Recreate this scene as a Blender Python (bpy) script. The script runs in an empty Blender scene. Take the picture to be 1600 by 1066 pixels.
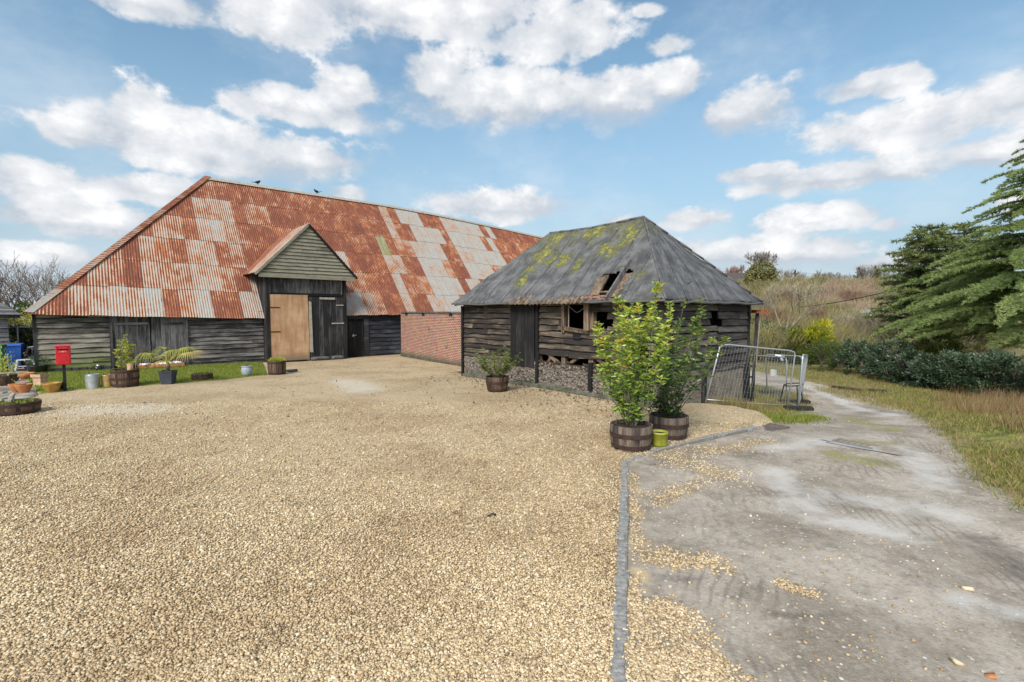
import bpy, bmesh, math, random
import numpy as np
from math import radians, sin, cos, pi, sqrt, atan2
from mathutils.geometry import tessellate_polygon
from mathutils import Vector, Matrix, noise as mnoise
random.seed(7); RNG = np.random.default_rng(11)
sc = bpy.context.scene
COL = sc.collection
# ------------------------------------------------------------------ camera maths
F = 758.; PT = radians(3.47); CH = 2.25
def ray(px, py):
    a = (px-800)/F; b = (533-py)/F
    return (a, cos(PT)+b*sin(PT), -sin(PT)+b*cos(PT))
def at(px, py, z):
    r = ray(px, py); t = (z-CH)/r[2]; return (r[0]*t, r[1]*t, z)
def atY(px, py, Y):
    r = ray(px, py); t = Y/r[1]; return (r[0]*t, Y, CH+r[2]*t)
def proj(x, y, z):
    z -= CH; f = y*cos(PT)-z*sin(PT); u = y*sin(PT)+z*cos(PT)
    return 800+F*x/f, 533-F*u/f
T = radians(49.5); U = (sin(T), cos(T)); V = (-cos(T), sin(T)); RZ = pi/2-T
def hit(px, py, O, plane, val):
    r = ray(px, py); n = U if plane == 'x' else V
    d = (val+O[0]*n[0]+O[1]*n[1])/(r[0]*n[0]+r[1]*n[1])
    X, Y, Z = r[0]*d-O[0], r[1]*d-O[1], CH+r[2]*d
    return (X*U[0]+Y*U[1], X*V[0]+Y*V[1], Z)
def l2w(O, x, y, z=0): return (O[0]+x*U[0]+y*V[0], O[1]+x*U[1]+y*V[1], z)
A = (-17.817, 18.095); C = (3.457, 11.278)
# ------------------------------------------------------------------ terrain
def ss(a, b, x):
    t = np.clip((np.asarray(x, float)-a)/(b-a), 0, 1); return t*t*(3-2*t)
def Hy(x, y): return -0.2*ss(13, 27, y)
def Hr(x, y):
    y = np.asarray(y, float); x = np.asarray(x, float)
    hill = np.interp(y, [38, 50, 70, 100, 140, 200, 900], [0, .9, 3.2, 6.4, 8.4, 8.6, 7.0])*ss(-6, 14, x)
    bank = 0.22*ss(0.0, 1.8, x-(6.6+0.25*np.maximum(y-4, 0)*0.9))*(1-ss(9, 14, y))
    return -0.035-0.435*ss(8, 14.5, y)-0.45*ss(18, 38, y)+hill+bank
def H0(x, y):
    x = np.asarray(x, float); y = np.asarray(y, float)
    x0 = 0.5+2.9*ss(7.5, 10, y); w = ss(0, 1, (x-x0)/(0.5+2.6*ss(7.5, 10, y)))
    und = 0.012*np.sin(x*1.7+y*.6)+0.01*np.sin(y*2.3-x*.8)+0.008*np.sin(x*4.1+y*3.3)
    return Hy(x, y)*(1-w)+(Hr(x, y)+und)*w
def gp(px, py):
    z = -0.1
    for _ in range(25):
        p = at(px, py, z); z = .5*z+.5*float(H0(p[0], p[1]))
    p = at(px, py, z); return (p[0], p[1], z)
def zy(x, y): return float(Hy(x, y))
# ------------------------------------------------------------------ node helper
class NT:
    def __init__(s, nt): s.t = nt; s.n = nt.nodes; s.l = nt.links
    def new(s, ty, **kw):
        n = s.n.new(ty)
        for k, v in kw.items(): setattr(n, k, v)
        return n
    def set(s, n, i, v):
        if v is None: return
        sock = n.inputs[i]
        if hasattr(v, 'is_linked') or isinstance(v, bpy.types.NodeSocket): s.l.new(v, sock)
        else:
            if isinstance(v, (tuple, list)) and len(v) == 3 and sock.type == 'RGBA': v = (*v, 1)
            sock.default_value = v
    def m(s, op, a, b=None, c=None, clamp=False):
        n = s.new('ShaderNodeMath', operation=op); n.use_clamp = clamp
        s.set(n, 0, a); s.set(n, 1, b); s.set(n, 2, c); return n.outputs[0]
    def vm(s, op, a, b=None):
        n = s.new('ShaderNodeVectorMath', operation=op); s.set(n, 0, a); s.set(n, 1, b)
        return n.outputs['Value'] if op in ('LENGTH', 'DOT_PRODUCT') else n.outputs[0]
    def sep(s, v):
        n = s.new('ShaderNodeSeparateXYZ'); s.set(n, 0, v); return n.outputs
    def comb(s, x, y, z=0.0):
        n = s.new('ShaderNodeCombineXYZ'); s.set(n, 0, x); s.set(n, 1, y); s.set(n, 2, z); return n.outputs[0]
    def noise(s, v, scale=1., detail=4., rough=.55, w=None, dist=0.):
        n = s.new('ShaderNodeTexNoise'); n.noise_dimensions = '4D' if w is not None else '3D'
        s.set(n, 'Vector', v); s.set(n, 'Scale', scale); s.set(n, 'Detail', detail); s.set(n, 'Roughness', rough); s.set(n, 'Distortion', dist)
        if w is not None: s.set(n, 'W', w)
        return n.outputs['Fac']
    def vor(s, v, scale=1., feat='F1', rnd=1.):
        n = s.new('ShaderNodeTexVoronoi', feature=feat); s.set(n, 'Vector', v); s.set(n, 'Scale', scale); s.set(n, 'Randomness', rnd); return n.outputs
    def ramp(s, f, stops, interp='LINEAR'):
        n = s.new('ShaderNodeValToRGB'); cr = n.color_ramp; cr.interpolation = interp
        while len(cr.elements) < len(stops): cr.elements.new(.5)
        for e, (p, c) in zip(cr.elements, stops):
            e.position = p; e.color = (c, c, c, 1) if isinstance(c, (int, float)) else (*c, 1)
        s.set(n, 0, f); return n.outputs[0]
    def step(s, f, a, b):
        n = s.new('ShaderNodeMapRange'); n.interpolation_type = 'SMOOTHSTEP'
        s.set(n, 0, f); s.set(n, 1, a); s.set(n, 2, b); return n.outputs[0]
    def mix(s, f, a, b, mode='MIX'):
        n = s.new('ShaderNodeMix', data_type='RGBA', blend_type=mode)
        s.set(n, 0, f); s.set(n, 6, a); s.set(n, 7, b); return n.outputs[2]
    def attr(s, name, out='Fac'):
        n = s.new('ShaderNodeAttribute'); n.attribute_name = name; return n.outputs[out]
    def obj(s): return s.new('ShaderNodeTexCoord').outputs['Object']
    def uv(s): return s.new('ShaderNodeTexCoord').outputs['UV']
    def geo(s): return s.new('ShaderNodeNewGeometry').outputs['Position']
    def map(s, v, scale): return s.vm('MULTIPLY', v, scale)
    def bump(s, h, strength=.5, dist=.02, normal=None):
        n = s.new('ShaderNodeBump'); s.set(n, 'Height', h); s.set(n, 'Strength', strength); s.set(n, 'Distance', dist)
        if normal is not None: s.set(n, 'Normal', normal)
        return n.outputs[0]
    def out(s, col, rough=.9, normal=None, metal=0., spec=.3, trans=None):
        b = s.new('ShaderNodeBsdfPrincipled'); s.set(b, 'Base Color', col); s.set(b, 'Roughness', rough)
        s.set(b, 'Metallic', metal); s.set(b, 'Specular IOR Level', spec)
        if normal is not None: s.set(b, 'Normal', normal)
        sh = b.outputs[0]
        if trans:
            t = s.new('ShaderNodeBsdfTranslucent'); s.set(t, 0, col)
            mx = s.new('ShaderNodeMixShader'); s.set(mx, 0, trans); s.l.new(sh, mx.inputs[1]); s.l.new(t.outputs[0], mx.inputs[2]); sh = mx.outputs[0]
        o = s.new('ShaderNodeOutputMaterial'); s.l.new(sh, o.inputs[0])
MATS = {}
def mat(name):
    m = bpy.data.materials.new(name); m.use_nodes = True; m.node_tree.nodes.clear(); MATS[name] = m
    return m, NT(m.node_tree)
def simple(name, c, rough=.7, metal=0., var=.25, scale=6., bump=.2, spec=.3, c2=None):
    m, t = mat(name); o = t.obj(); n = t.noise(o, scale, 6, .65)
    d = c2 or tuple(x*(1-var) for x in c); l = tuple(min(1, x*(1+var)) for x in c)
    t.out(t.ramp(n, [(.3, d), (.7, l)]), rough, t.bump(t.noise(o, scale*6, 3), bump, .01), metal, spec); return m
def wood(name, darkc, lightc, axis, weather=.5, green=0., sc_=1., rough=.85, bump=.5, gz=0.9):
    """weathered timber; axis = grain direction in object space"""
    m, t = mat(name); o = t.obj(); tint = t.attr('tint'); w = t.m('MULTIPLY', tint, 37.)
    s = {'x': (1.1, 9, 22), 'y': (9, 1.1, 22), 'z': (14, 14, 1.0)}[axis]
    g = t.noise(t.map(o, tuple(q*sc_ for q in s)), 1., 7, .7, w)
    big = t.noise(t.map(o, {'x': (.9, .9, 1.6), 'y': (.9, .9, 1.6), 'z': (1.6, 1.6, .8)}[axis]), 1., 4, .6, w)
    v = t.m('ADD', t.m('MULTIPLY', g, 1.0), t.m('ADD', t.m('MULTIPLY', big, .75), t.m('MULTIPLY', tint, .22)))
    f = t.step(v, 1.06-weather*.55, 1.42-weather*.55)
    c = t.mix(f, darkc, lightc)
    fine = t.noise(t.map(o, tuple(q*3 for q in s)), 1., 4, .7)
    c = t.mix(t.step(fine, .35, .7), t.mix(.5, c, (.012, .011, .012)), c)
    if green:
        z = t.sep(o)[2]
        gm = t.m('MULTIPLY', t.step(t.m('ADD', z, t.m('MULTIPLY', t.noise(o, 2.5, 5), -1.4)), gz*.3, gz*-.6), green, clamp=True)
        gm = t.m('MULTIPLY', gm, t.step(g, .38, .55))
        c = t.mix(gm, c, (.13, .16, .035))
    t.out(c, rough, t.bump(g, bump, .012), 0, .25); return m
wood('wood_front', (.055, .047, .043), (.40, .355, .30), 'x', .46, .9)
wood('wood_front_dark', (.042, .038, .038), (.30, .275, .255), 'x', .42, .0)
wood('wood_navy', (.022, .024, .03), (.12, .125, .14), 'x', .3)
wood('wood_gable', (.11, .105, .075), (.32, .30, .225), 'x', .75)
wood('wood_small_l', (.032, .026, .022), (.27, .21, .155), 'y', .28, .25)
wood('wood_small_r', (.052, .047, .045), (.20, .175, .155), 'x', .34, .0)
wood('wood_vert', (.035, .034, .037), (.22, .21, .21), 'z', .45)
wood('wood_vert_dark', (.016, .016, .018), (.12, .115, .115), 'z', .25)
wood('wood_black', (.010, .010, .011), (.06, .057, .053), 'z', .2)
wood('wood_brown', (.07, .045, .03), (.30, .22, .15), 'z', .45)
wood('wood_brown_h', (.06, .04, .028), (.24, .18, .12), 'y', .35)
wood('wood_barrel', (.045, .026, .019), (.21, .135, .09), 'z', .45, rough=.7)
wood('wood_barrel_grey', (.06, .048, .042), (.25, .195, .15), 'z', .45, rough=.7)
wood('wood_shed', (.07, .07, .075), (.30, .30, .31), 'x', .55)
simple('iron_hoop', (.055, .032, .026), .65, .3, .4, 14)
simple('rust_iron', (.26, .085, .04), .85, 0, .5, 12)
simple('dark_iron', (.02, .02, .021), .6, .3)
simple('galv', (.50, .53, .55), .38, .75, .15, 10)
simple('galv_bucket', (.42, .46, .49), .45, .6, .25, 8)
simple('brass', (.42, .29, .12), .45, .5, .4, 8)
simple('steel_fence', (.47, .50, .52), .4, .6, .15, 10)
simple('plastic_green', (.12, .27, .09), .45, 0, .2, 3, .05, .5)
simple('plastic_green_dark', (.06, .15, .05), .45, 0, .2, 3, .05, .5)
simple('plastic_blue', (.015, .09, .38), .45, 0, .2, 3, .05, .5)
simple('plastic_white', (.62, .62, .60), .4, 0, .15, 5, .05, .5)
simple('plastic_grey', (.15, .16, .20), .5, 0, .15, 5, .05, .4)
simple('plastic_black', (.012, .013, .014), .35, 0, .2, 5, .05, .5)
simple('pot_grey', (.045, .055, .07), .6, 0, .2, 5)
simple('pot_ceramic', (.30, .34, .40), .3, 0, .2, 9, .1, .5)
simple('terracotta', (.42, .17, .065), .75, 0, .35, 6)
simple('terracotta_pale', (.52, .33, .22), .85, 0, .35, 5)
simple('glazed_ochre', (.34, .19, .04), .35, 0, .45, 7, .1, .5)
simple('glazed_moss', (.30, .28, .03), .6, 0, .45, 7, .1, .5, c2=(.16, .2, .02))
simple('soil', (.035, .024, .016), .95, 0, .5, 20, .8)
simple('red_paint', (.52, .012, .018), .4, 0, .15, 6, .08, .5)
simple('red_relief', (.80, .30, .28), .5, 0, .1)
simple('sign_white', (.78, .79, .80), .5, 0, .04)
simple('rubber', (.018, .018, .018), .8)
simple('concrete', (.10, .098, .075), .9, 0, .35, 5, .5, c2=(.03, .034, .02))
simple('sett', (.25, .245, .235), .85, 0, .5, 22, .9)
simple('mortar', (.20, .18, .15), .95, 0, .2)
simple('stone_dark', (.05, .05, .05), .85, 0, .4, 8, .7)
simple('log_grey', (.09, .09, .09), .85, 0, .5, 8, .7)
simple('recess_shade', (.02, .018, .016), 1)  # near-black colour painting the shade inside slots and joist holes
simple('bird', (.012, .012, .014), .6)
simple('bark', (.13, .11, .085), .95, 0, .4, 9)
simple('bark_pale', (.33, .29, .20), .95, 0, .3, 9)
simple('bark_grey', (.24, .21, .185), .95, 0, .35, 9)
simple('twig_red', (.23, .13, .10), .95, 0, .3, 2)
simple('roof_tile', (.07, .06, .06), .9, 0, .3, 3)
simple('roof_red', (.30, .14, .10), .9, 0, .3, 1)
simple('house_wall', (.42, .36, .26), .9, 0, .2, 1)
simple('window_dark', (.03, .035, .04), .2, 0, .1)
simple('metal_roof', (.50, .54, .56), .4, .2, .1, 1)
simple('cable', (.015, .015, .015), .7)
simple('lath', (.33, .30, .25), .8)
simple('drain', (.13, .10, .09), .8, .2, .4, 10)
simple('heather', (.35, .36, .16), .9, 0, .4, 30)
def plywood():
    m, t = mat('plywood'); o = t.obj()
    g = t.noise(t.map(o, (5, 5, .8)), 1., 6, .6); b = t.noise(t.map(o, (1, 1, 1.3)), 1.3, 3)
    fr = t.m('FRACT', t.m('MULTIPLY', t.sep(o)[2], 1/.2))
    c = t.mix(t.step(b, .35, .65), (.40, .235, .125), (.50, .33, .20)); c = t.mix(t.m('MULTIPLY', t.step(g, .4, .65), .7), c, (.30, .165, .085)); c = t.mix(t.m('MULTIPLY', t.step(t.noise(t.map(o, (9, 9, .5)), 1., 5), .55, .75), .5), c, (.56, .42, .29)); c = t.mix(t.step(t.sep(o)[2], .35, -.1), c, (.24, .17, .11))
    c = t.mix(t.m('MULTIPLY', t.step(fr, .9, 1.), .25), c, (.28, .17, .09))
    t.out(c, .75, t.bump(g, .15, .01)); return m
plywood()
def corrugated(name):
    m, t = mat(name); uv = t.uv(); x, y, _ = t.sep(uv); tint = t.attr('tint'); w = t.m('MULTIPLY', tint, 50.)
    rust = t.attr('rust'); green = t.attr('green')
    n1 = t.noise(t.comb(t.m('MULTIPLY', x, 11.), t.m('MULTIPLY', y, 1.3)), 1., 5, .6, w)
    n2 = t.noise(t.comb(t.m('MULTIPLY', x, 2.4), t.m('MULTIPLY', y, 2.0)), 1., 5, .6, w)
    n3 = t.noise(t.comb(x, y), 14., 5, .7, w)
    st = t.m('SINE', t.m('MULTIPLY', x, 2*pi/.1))
    fy = t.m('FRACT', t.m('MULTIPLY', y, 1/1.641))
    drip = t.m('MULTIPLY', t.m('POWER', t.m('SUBTRACT', 1., fy), 5.), .25)
    n7 = t.noise(t.comb(x, t.m('MULTIPLY', y, .8)), 1.15, 6, .65); v = t.m('ADD', rust, t.m('ADD', t.m('MULTIPLY', t.m('SUBTRACT', n1, .5), 1.3), t.m('MULTIPLY', t.m('SUBTRACT', n7, .48), 1.5)))
    v = t.m('ADD', v, t.m('MULTIPLY', t.m('SUBTRACT', n2, .5), 2.1))
    v = t.m('ADD', v, t.m('MULTIPLY', t.m('SUBTRACT', n3, .5), .5))
    v = t.m('ADD', v, t.m('MULTIPLY', st, .42)); v = t.m('ADD', v, t.m('MULTIPLY', t.m('SUBTRACT', t.m('POWER', t.m('SUBTRACT', 1., fy), 1.5), .45), .28)); v = t.m('SUBTRACT', v, drip)
    f = t.step(v, .38, .62)
    big = t.noise(t.comb(x, y), .9, 3)
    rc = t.mix(t.step(n2, .35, .7), (.14, .044, .029), (.20, .070, .037))
    rc = t.mix(t.m('MULTIPLY', t.step(big, .45, .65), .35), rc, (.27, .10, .075))
    rc = t.mix(t.m('MULTIPLY', t.step(t.m('ADD', n1, t.m('MULTIPLY', n3, .4)), .72, .9), .7), rc, (.50, .20, .075))
    rc = t.mix(t.m('MULTIPLY', t.step(n3, .62, .4), .4), (.13, .035, .028), rc) if False else rc
    rc = t.mix(t.step(v, .95, .62), rc, (.42, .155, .06))
    rc = t.mix(t.m('MULTIPLY', tint, .38), rc, (.11, .03, .023)); gc = t.mix(t.step(n3, .35, .65), (.25, .26, .26), (.37, .37, .345)); gc = t.mix(t.m('MULTIPLY', tint, .35), gc, (.33, .31, .26))
    gc = t.mix(t.m('MULTIPLY', t.step(v, -.1, .4), .75), gc, (.40, .29, .20))
    c = t.mix(f, gc, rc)
    c = t.mix(t.m('MULTIPLY', green, t.step(n1, .25, .6)), c, (.20, .20, .07))
    t.out(c, t.m('ADD', t.m('MULTIPLY', f, .3), .5), t.bump(n3, .25, .01), 0., .3); return m
corrugated('corrugated')
def felt():
    m, t = mat('felt'); uv = t.uv(); x, y, _ = t.sep(uv); o = t.obj()
    n = t.noise(t.comb(x, y), 2.2, 6, .65); n2 = t.noise(t.comb(x, y), 9., 6, .7); n4 = t.noise(t.comb(t.m('MULTIPLY', x, 6.), y), 1.6, 5, .65)
    c = t.mix(t.step(n, .35, .68), (.055, .053, .052), (.15, .146, .143))
    c = t.mix(t.m('MULTIPLY', t.step(n4, .5, .75), .7), c, (.20, .20, .205))
    c = t.mix(t.m('MULTIPLY', t.step(n4, .46, .30), .8), c, (.035, .034, .035)); c = t.mix(t.m('MULTIPLY', t.step(n2, .60, .74), .5), c, (.23, .23, .225))
    fx = t.m('FRACT', t.m('ADD', t.m('MULTIPLY', x, 1/.92), t.m('MULTIPLY', n, .10)))
    seam = t.m('MULTIPLY', t.step(fx, .045, .0), .9); c = t.mix(seam, c, (.018, .018, .02))
    nf = t.noise(t.comb(x, y), 38., 5, .75); c = t.mix(t.m('MULTIPLY', t.step(nf, .52, .36), .55), c, (.03, .03, .032)); c = t.mix(t.m('MULTIPLY', t.step(nf, .55, .70), .45), c, (.24, .24, .235)); ms = t.attr('moss'); n3 = t.noise(t.comb(x, y), 3.4, 7, .75)
    n5 = t.noise(t.comb(t.m('MULTIPLY', x, 2.), y), 2.4, 8, .8); mf = t.step(t.m('ADD', t.m('MULTIPLY', ms, .40), t.m('ADD', t.m('MULTIPLY', n3, .7), t.m('MULTIPLY', n5, .9))), 1.02, 1.22)
    mf2 = t.m('MULTIPLY', t.step(t.m('ADD', t.m('MULTIPLY', ms, .5), n3), .70, .95), .55)
    c = t.mix(mf2, c, (.085, .095, .045)); c = t.mix(mf, c, t.mix(t.step(n2, .35, .65), (.12, .125, .03), (.30, .28, .06)))
    h = t.m('ADD', t.m('MULTIPLY', n2, .5), t.m('ADD', t.m('MULTIPLY', mf, .8), t.m('MULTIPLY', t.step(fx, .08, .0), .8)))
    t.out(c, t.m('ADD', .55, t.m('MULTIPLY', mf, .35)), t.bump(h, .8, .03), 0, .4); return m
felt()
def brick():
    m, t = mat('brickwork'); uv = t.uv(); x, y, _ = t.sep(uv)
    nz = t.noise(uv, 6., 3); v = t.vm('ADD', uv, t.comb(t.m('MULTIPLY', nz, .01), t.m('MULTIPLY', nz, .014)))
    b = t.new('ShaderNodeTexBrick'); t.set(b, 'Vector', v); t.set(b, 'Color1', (.34, .115, .065)); t.set(b, 'Color2', (.22, .06, .05)); t.set(b, 'Mortar', (.58, .50, .41))
    t.set(b, 'Scale', 1.); t.set(b, 'Mortar Size', .012); t.set(b, 'Brick Width', .215); t.set(b, 'Row Height', .075); t.set(b, 'Bias', 0.); t.set(b, 'Mortar Smooth', .3)
    n = t.noise(uv, 1.1, 5, .6); c = b.outputs[0]
    vr = t.vor(t.map(v, (4.6, 13.3, 1)), 1.)[1]; c = t.mix(.35, c, t.mix(1., c, vr, 'MULTIPLY'))
    c = t.mix(t.m('MULTIPLY', t.step(n, .5, .7), .5), c, (.42, .24, .12))
    c = t.mix(t.m('MULTIPLY', t.step(t.noise(uv, 2.3, 5), .58, .75), .6), c, (.06, .05, .04))
    c = t.mix(t.m('MULTIPLY', t.step(t.m('ADD', y, t.m('MULTIPLY', n, -.5)), .0, -.35), .8), c, (.09, .085, .05))
    t.out(c, .9, t.bump(t.m('SUBTRACT', t.noise(uv, 30, 3), t.m('MULTIPLY', b.outputs[1], .8)), .6, .012)); return m
brick()
def flint():
    m, t = mat('flint'); tint = t.attr('tint'); o = t.obj(); n = t.noise(o, 25., 4)
    c = t.ramp(tint, [(0., (.05, .042, .036)), (.2, (.13, .10, .08)), (.45, (.21, .17, .135)), (.7, (.16, .145, .13)), (.9, (.29, .26, .23)), (1., (.05, .05, .055))])
    c = t.mix(t.m('MULTIPLY', t.step(n, .5, .7), .6), c, (.10, .085, .07)); t.out(c, .7, t.bump(n, .4, .01)); return m
flint()
m_, t_ = mat('flint_bed'); n_ = t_.noise(t_.obj(), 3., 6); t_.out(t_.ramp(n_, [(.3, (.13, .11, .09)), (.7, (.27, .235, .19))]), .95, t_.bump(t_.noise(t_.obj(), 20., 4), .6, .02))
GSTOPS = [(0., (.24, .165, .095)), (.2, (.46, .34, .195)), (.5, (.60, .465, .28)), (.8, (.67, .535, .345)), (1., (.78, .685, .51))]
def gravel_col(t, p, s=50.):
    """ground gravel: two scales of Voronoi stones"""
    v = t.vor(t.map(p, (1, 1, .2)), s); v2 = t.vor(t.map(p, (1, 1, .2)), s*2.1)
    val = t.sep(v[1])[0]; c = t.ramp(val, GSTOPS); c2 = t.ramp(t.sep(v2[1])[0], GSTOPS)
    c = t.mix(t.step(v[0], .42, .62), c, c2)
    gap = t.step(v[0], .45, .75); c = t.mix(t.m('MULTIPLY', gap, .55), c, (.20, .14, .08))
    h = t.m('SUBTRACT', 1., t.m('ADD', v[0], t.m('MULTIPLY', v2[0], .35)))
    return c, h
m_, t_ = mat('gravel_ground'); p_ = t_.geo(); c_, h_ = gravel_col(t_, p_)
big_ = t_.noise(p_, .45, 5, .6); mid_ = t_.noise(p_, 2.6, 5, .65); pal_ = t_.attr('pale')
c_ = t_.mix(t_.m('MULTIPLY', t_.step(big_, .58, .36), .6), c_, t_.mix(1., c_, (.70, .64, .58), 'MULTIPLY'))
c_ = t_.mix(t_.m('MULTIPLY', t_.step(mid_, .54, .70), .6), c_, t_.mix(1., c_, (.62, .58, .55), 'MULTIPLY'))
c_ = t_.mix(t_.m('MULTIPLY', t_.step(t_.m('ADD', pal_, t_.m('MULTIPLY', mid_, .8)), .75, 1.25), .7), c_, (.60, .55, .46))
t_.out(c_, .85, t_.bump(h_, .9, .025))
m_, t_ = mat('gravel_stone'); ti_ = t_.attr('tint'); n_ = t_.noise(t_.geo(), 60., 3)
mid_ = t_.noise(t_.geo(), 2.6, 5, .65); big_ = t_.noise(t_.geo(), .45, 5, .6)
c_ = t_.ramp(ti_, GSTOPS); c_ = t_.mix(t_.m('MULTIPLY', t_.step(n_, .45, .7), .3), c_, (.34, .25, .15))
c_ = t_.mix(t_.m('MULTIPLY', t_.step(big_, .58, .36), .6), c_, t_.mix(1., c_, (.70, .64, .58), 'MULTIPLY'))
c_ = t_.mix(t_.m('MULTIPLY', t_.step(mid_, .54, .70), .6), c_, t_.mix(1., c_, (.62, .58, .55), 'MULTIPLY'))
t_.out(c_, .8, t_.bump(n_, .2, .004))
def terrain_mat():
    m, t = mat('terrain'); p = t.geo()
    A_ = {k: t.attr(k) for k in ('a_track', 'a_moss', 'a_grav', 'a_wet', 'a_sand', 'a_pale')}
    n1 = t.noise(p, 1.1, 6, .65); n2 = t.noise(p, 5., 6, .7); n3 = t.noise(p, 38., 5, .75); n4 = t.noise(p, .35, 4)
    # mud / chalky track
    tr = t.mix(t.step(n1, .34, .66), (.215, .18, .14), (.39, .34, .285))
    tr = t.mix(t.m('MULTIPLY', t.step(n2, .50, .72), .6), tr, (.15, .128, .10)); n6 = t.noise(p, 13., 6, .75); tr = t.mix(t.m('MULTIPLY', t.step(n6, .52, .68), .5), tr, (.13, .11, .09)); tr = t.mix(t.m('MULTIPLY', t.step(n6, .47, .33), .35), tr, (.48, .45, .40))
    tr = t.mix(t.m('MULTIPLY', t.step(n3, .5, .72), .45), tr, (.43, .40, .36))
    tr = t.mix(t.m('MULTIPLY', t.step(n3, .48, .30), .55), tr, (.11, .095, .08))
    vs = t.vor(t.map(p, (1, 1, .3)), 26.); chip = t.m('MULTIPLY', t.step(t.sep(vs[1])[0], .90, .93), t.step(vs[0], .42, .3))
    tr = t.mix(t.m('MULTIPLY', chip, .85), tr, t.ramp(t.sep(vs[1])[1], [(0, (.30, .2, .12)), (.5, (.5, .44, .34)), (1, (.66, .63, .57))]))
    # tyre marks: wavy lines roughly along the track
    X, Y, _ = t.sep(p); ln = t.m('ADD', t.m('MULTIPLY', X, .93), t.m('ADD', t.m('MULTIPLY', Y, -.36), t.m('MULTIPLY', n4, 1.2)))
    tm = t.m('MULTIPLY', t.step(t.m('SINE', t.m('MULTIPLY', ln, 62.)), .2, 1.), t.step(t.noise(p, .8, 3), .52, .62))
    tr = t.mix(t.m('MULTIPLY', tm, .38), tr, (.10, .088, .075))
    tr = t.mix(t.m('MULTIPLY', t.step(t.m('ADD', t.m('MULTIPLY', A_['a_pale'], .7), t.m('ADD', t.m('MULTIPLY', n1, .9), t.m('MULTIPLY', n2, .7))), .98, 1.5), .8), tr, (.50, .475, .44))  # pale patches include damp sheen put into the colour
    tr = t.mix(t.m('MULTIPLY', t.step(t.m('ADD', A_['a_wet'], t.m('ADD', t.m('MULTIPLY', n2, .8), t.m('MULTIPLY', n1, .5))), 1.0, 1.4), .6), tr, (.085, .073, .062))
    tr = t.mix(t.step(t.m('ADD', A_['a_sand'], t.m('MULTIPLY', n2, .9)), .75, 1.35), tr, (.46, .36, .22))
    gc, gh = gravel_col(t, p, 48.)
    gf = t.step(t.m('ADD', A_['a_grav'], t.m('ADD', t.m('MULTIPLY', n2, .8), t.m('MULTIPLY', n3, .9))), 1.18, 1.5)
    tr = t.mix(gf, tr, gc)
    # rough grass and moss
    g = t.mix(t.step(n2, .35, .65), (.065, .075, .022), (.17, .18, .045))
    g = t.mix(t.step(n1, .42, .62), g, (.23, .165, .085))
    g = t.mix(t.m('MULTIPLY', t.step(n3, .55, .7), .6), g, (.28, .22, .12))
    g = t.mix(t.m('MULTIPLY', t.step(n3, .45, .3), .6), g, (.03, .028, .015))
    ms = t.mix(t.step(n2, .4, .65), (.11, .12, .02), (.27, .27, .04))
    tf = t.step(t.m('ADD', A_['a_track'], t.m('ADD', t.m('MULTIPLY', t.m('SUBTRACT', n2, .5), .9), t.m('MULTIPLY', t.m('SUBTRACT', n3, .5), .5))), .38, .62)
    c = t.mix(tf, g, tr)
    mf = t.step(t.m('ADD', t.m('MULTIPLY', A_['a_moss'], .68), t.m('ADD', t.m('MULTIPLY', n2, 1.0), t.m('MULTIPLY', n3, .8))), 1.22, 1.65)
    c = t.mix(t.m('MULTIPLY', mf, .85), c, ms)
    wet = t.step(t.m('ADD', A_['a_pale'], t.m('MULTIPLY', n2, .5)), .55, 1.1)
    h = t.m('ADD', t.m('MULTIPLY', n2, .6), t.m('ADD', t.m('MULTIPLY', n3, .35), t.m('ADD', t.m('MULTIPLY', chip, .2), t.m('MULTIPLY', gf, gh))))
    t.out(c, t.m('SUBTRACT', .85, t.m('MULTIPLY', wet, .35)), t.bump(h, .8, .035), 0, .35)
terrain_mat()
m_, t_ = mat('paving'); o_ = t_.geo(); n_ = t_.noise(o_, 2., 6); n2_ = t_.noise(o_, .9, 4)
t_.out(t_.ramp(n_, [(.3, (.22, .19, .16)), (.7, (.42, .38, .33))]), t_.m('ADD', .15, t_.m('MULTIPLY', t_.step(n2_, .4, .6), .5)), t_.bump(t_.noise(o_, 20., 4), .3, .01), 0, .5)
m_, t_ = mat('lawn'); o_ = t_.geo(); n_ = t_.noise(o_, 3., 6, .7)
t_.out(t_.ramp(n_, [(.3, (.08, .11, .016)), (.5, (.16, .20, .026)), (.7, (.27, .28, .05))]), .9, t_.bump(t_.noise(o_, 40., 4), .8, .03))
m_, t_ = mat('water'); t_.out((.22, .22, .22), .06, t_.bump(t_.noise(t_.geo(), 8., 2), .05, .01), 0, .6)
def leafmat(name, stops, trans=.35, rough=.55, spec=.3, pat=None):
    m, t = mat(name); ti = t.attr('tint'); c = t.ramp(ti, stops)
    if pat: c = t.mix(t.m('MULTIPLY', t.step(t.noise(t.obj(), pat[0], 3), .45, .65), pat[2]), c, pat[1])
    t.out(c, rough, None, 0, spec, trans); return m
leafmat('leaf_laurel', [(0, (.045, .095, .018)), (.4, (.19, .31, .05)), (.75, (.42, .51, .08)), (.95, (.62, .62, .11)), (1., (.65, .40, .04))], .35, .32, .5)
leafmat('leaf_laurel_dark', [(0, (.02, .05, .015)), (.5, (.06, .12, .03)), (.85, (.16, .22, .045)), (1., (.30, .34, .06))], .3, .3, .5)
leafmat('leaf_olive', [(0, (.06, .09, .02)), (.5, (.15, .20, .05)), (1., (.32, .34, .10))], .35, .45)
leafmat('leaf_yellow', [(0, (.20, .25, .03)), (.5, (.44, .48, .06)), (1., (.62, .58, .14))], .4)
leafmat('leaf_palm', [(0, (.20, .26, .04)), (.6, (.46, .45, .08)), (1., (.58, .45, .18))], .3)
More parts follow.
